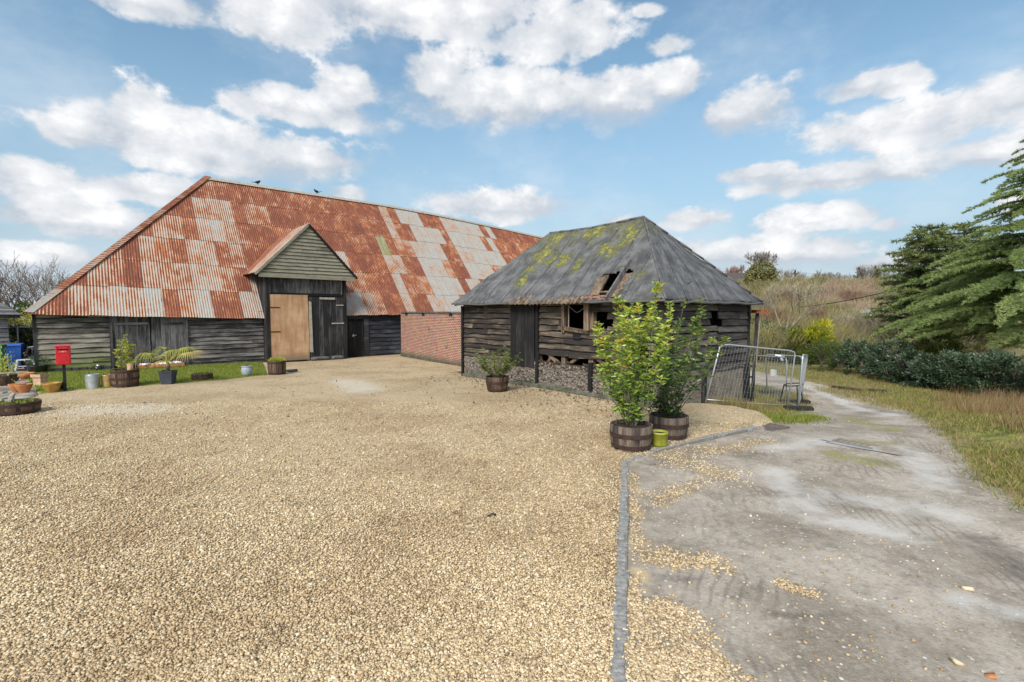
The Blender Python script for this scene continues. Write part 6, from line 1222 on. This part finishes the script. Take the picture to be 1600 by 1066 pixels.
# timbers lying along the far verge
for k, (a, b, lb) in enumerate((((1300, 606), (1345, 612), 'long dark timber lying on the far verge of the track'), ((1355, 612), (1385, 614), 'short dark timber on the verge right of the long one'))):
    a = Vector(gp(*a)); b = Vector(gp(*b)); e = empty('verge_timber', tuple(a), 0, lb, 'timber'); mb = MB(); mb.beam((0, 0, .05), tuple(b-a+Vector((0, 0, .05))), .14, .1, jit=.02); mb.build('beam', 'wood_brown_h', e)
p = gp(1525, 607); o = stones('pale_block', np.array([[0, 0, 0.]]), np.array([.5]), 'terracotta_pale', None, flat=.4, jit=.2); o.location = (p[0]-.2, p[1]+.3, p[2]+.1); tag(o, 'pale stone block half hidden in the dry stalks below the laurels', 'stone block')
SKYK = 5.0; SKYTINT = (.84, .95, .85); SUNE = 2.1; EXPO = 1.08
# ------------------------------------------------------------------ sky, sun, camera
W = bpy.data.worlds.new('World'); sc.world = W; W.use_nodes = True; W.node_tree.nodes.clear(); t = NT(W.node_tree)
SUN_EL, SUN_AZ = radians(42), radians(-156)      # azimuth measured from +Y towards +X, the light comes from the left and behind the viewer's left shoulder
gen = t.new('ShaderNodeTexCoord').outputs['Generated']; dx, dy, dz = t.sep(gen)
sky = t.new('ShaderNodeTexSky'); sky.sky_type = 'NISHITA'; sky.sun_disc = False; sky.sun_elevation = SUN_EL; sky.sun_rotation = SUN_AZ; sky.altitude = 60; sky.air_density = 1.; sky.dust_density = 1.2; sky.ozone_density = 1.6
az = t.m('ARCTAN2', dx, dy); el = t.m('ARCSINE', t.m('MAXIMUM', dz, -.2))
CL = [  # photo position (x, y), half width, height above centre, depth below centre
 (640, 50, 290, 75, 28), (740, 15, 180, 60, 60), (440, 45, 110, 60, 40), (210, 10, 150, 40, 22), (850, 85, 140, 60, 30), (870, 45, 50, 28, 30), (800, 170, 195, 62, 42), (690, 115, 70, 45, 60), (960, 160, 90, 50, 45),
 (1050, 135, 60, 34, 34), (1150, 200, 95, 60, 28), (475, 180, 140, 45, 30), (540, 140, 62, 36, 40), (380, 165, 50, 36, 35), (330, 245, 285, 65, 52), (215, 165, 55, 38, 50), (110, 205, 70, 30, 40), (480, 255, 110, 40, 32),
 (60, 290, 110, 50, 45), (30, 260, 50, 26, 30), (120, 345, 200, 38, 40), (250, 300, 150, 30, 30), (40, 400, 150, 30, 40), (1420, 205, 200, 50, 42), (1350, 135, 85, 26, 25), (1570, 165, 120, 66, 60), (1560, 235, 120, 30, 34), (1400, 130, 60, 30, 30),
 (1310, 285, 190, 40, 26), (1190, 272, 80, 20, 20), (1400, 270, 80, 26, 26), (1270, 352, 115, 36, 22), (1390, 355, 34, 20, 15), (1090, 350, 62, 26, 16), (1200, 395, 190, 36, 40), (785, 335, 125, 42, 24), (545, 302, 42, 16, 18), (1012, 19, 26, 10, 9), (1042, 78, 38, 20, 12),
 (915, 12, 40, 12, 10), (962, 348, 34, 14, 12), (1440, 405, 130, 20, 26), (1600, 320, 60, 20, 30), (700, 395, 200, 25, 40)]
nv = t.comb(t.m('MULTIPLY', az, 1.), t.m('MULTIPLY', el, 1.5), 0.)
nA = t.noise(nv, 7., 7, .58); nB = t.noise(t.vm('ADD', nv, (3.1, 1.7, .4)), 22., 5, .62)
vb = t.new('ShaderNodeTexVoronoi', feature='SMOOTH_F1'); t.set(vb, 'Vector', t.vm('ADD', nv, t.comb(t.m('MULTIPLY', nB, .05), t.m('MULTIPLY', nB, .05)))); t.set(vb, 'Scale', 15.); vb.inputs['Smoothness'].default_value = .5
bil = t.m('SUBTRACT', .45, vb.outputs[0])
fmax = None; hgt = None
pv = t.comb(az, el, 0.)
for (px, py, rxp, ru, rd) in CL:
    r = Vector(ray(px, py)); k = cos(atan2(r.x, r.y)); e1 = .5*(ru+rd)/F*k; c_el = math.asin(r.z/r.length)+.5*(ru-rd)/F*k
    a0 = atan2(r.x, r.y); ra = rxp/F*k*k*.98*(1 if rxp > 58 else 1.35); e1 *= (1 if rxp > 58 else 1.35)
    n = t.new('ShaderNodeVectorMath', operation='MULTIPLY_ADD'); t.set(n, 0, pv); n.inputs[1].default_value = (1/ra, 1/e1, 0); n.inputs[2].default_value = (-a0/ra, -c_el/e1, 0)
    flat = t.vm('MAXIMUM', n.outputs[0], t.vm('MULTIPLY', n.outputs[0], (-1., -1.35, 1.)))
    d = t.m('SUBTRACT', (1.02 if rxp > 58 else .72), t.vm('LENGTH', flat))
    h = t.m('ADD', t.m('MULTIPLY', t.sep(n.outputs[0])[1], .5), t.m('MULTIPLY', d, .6))
    fmax = d if fmax is None else t.m('SMOOTH_MAX', fmax, d, .12); hgt = h if hgt is None else t.m('SMOOTH_MAX', hgt, h, .1)
fmax = t.m('MAXIMUM', fmax, -.8); hgt = t.m('SUBTRACT', hgt, .22)
# beyond the part of the sky the photograph shows: broken cloud from noise alone
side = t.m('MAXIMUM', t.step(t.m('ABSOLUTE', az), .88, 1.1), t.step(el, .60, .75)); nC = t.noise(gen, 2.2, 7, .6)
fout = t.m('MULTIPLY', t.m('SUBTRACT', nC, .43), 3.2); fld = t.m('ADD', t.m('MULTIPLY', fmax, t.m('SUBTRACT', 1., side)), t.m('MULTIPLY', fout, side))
dens = t.m('ADD', fld, t.m('ADD', t.m('MULTIPLY', t.m('SUBTRACT', nA, .49), 1.7), t.m('ADD', t.m('MULTIPLY', t.m('SUBTRACT', nB, .5), .8), t.m('MULTIPLY', bil, .5))))
# crisp on the upper edge, soft and ragged underneath
soft = t.m('ADD', .24, t.m('MULTIPLY', t.step(hgt, .25, -.25), .65))
cov = t.new('ShaderNodeMapRange'); cov.interpolation_type = 'SMOOTHSTEP'; t.set(cov, 0, dens); t.set(cov, 1, t.m('SUBTRACT', .06, t.m('MULTIPLY', soft, .4))); t.set(cov, 2, t.m('ADD', .08, soft)); cov = cov.outputs[0]
lit = t.m('ADD', t.m('MULTIPLY', hgt, 1.15), t.m('ADD', t.m('MULTIPLY', t.m('SUBTRACT', nB, .5), .9), t.m('ADD', t.m('MULTIPLY', bil, .45), t.m('MULTIPLY', t.m('SUBTRACT', nA, .5), .8))))
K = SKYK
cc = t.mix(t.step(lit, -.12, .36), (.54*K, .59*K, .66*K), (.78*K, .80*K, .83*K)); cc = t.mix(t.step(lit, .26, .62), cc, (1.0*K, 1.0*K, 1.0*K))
hz = t.step(el, .50, .0)
skyc = t.mix(1., sky.outputs[0], SKYTINT, 'MULTIPLY')
skyc = t.mix(t.m('MULTIPLY', hz, .88), skyc, (.38*K, .50*K, .63*K))
veil = t.m('MULTIPLY', t.step(t.m('ADD', t.noise(t.map(nv, (1, 1.2, 1)), 3.0, 7, .60), t.m('MULTIPLY', t.step(el, .38, .02), .10)), .44, .74), .34); skyc = t.mix(veil, skyc, (.78*K, .84*K, .90*K))
cc = t.mix(1., cc, t.mix(side, (1, 1, 1), (1.75, 1.72, 1.66)), 'MULTIPLY'); fin = t.mix(t.m('MULTIPLY', cov, .96), skyc, cc)  # clouds out of view are brightened as added fill light
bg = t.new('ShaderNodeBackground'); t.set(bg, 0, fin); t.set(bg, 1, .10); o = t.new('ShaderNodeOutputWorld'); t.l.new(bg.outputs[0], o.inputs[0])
sl = bpy.data.lights.new('sun', 'SUN'); sl.energy = SUNE; sl.angle = radians(22); sl.color = (1., .95, .88)
so = bpy.data.objects.new('sun', sl); COL.objects.link(so)
sdv = Vector((sin(SUN_AZ)*cos(SUN_EL), cos(SUN_AZ)*cos(SUN_EL), sin(SUN_EL)))
so.rotation_euler = sdv.to_track_quat('Z', 'Y').to_euler()
sky.sun_rotation = atan2(sdv.x, sdv.y)
cd = bpy.data.cameras.new('camera'); cd.lens = F/1600*36; cd.sensor_width = 36; cd.clip_start = .05; cd.clip_end = 3000
co_ = bpy.data.objects.new('camera', cd); COL.objects.link(co_); co_.location = (0, 0, CH); co_.rotation_euler = (pi/2-PT, 0, 0); sc.camera = co_
sc.view_settings.view_transform = 'Standard'; sc.view_settings.look = 'None'; sc.view_settings.exposure = EXPO; sc.view_settings.gamma = 1
W.cycles.sampling_method = 'NONE'; sc.cycles.max_bounces = 4; sc.cycles.diffuse_bounces = 3; sc.cycles.glossy_bounces = 2; sc.cycles.transparent_max_bounces = 8
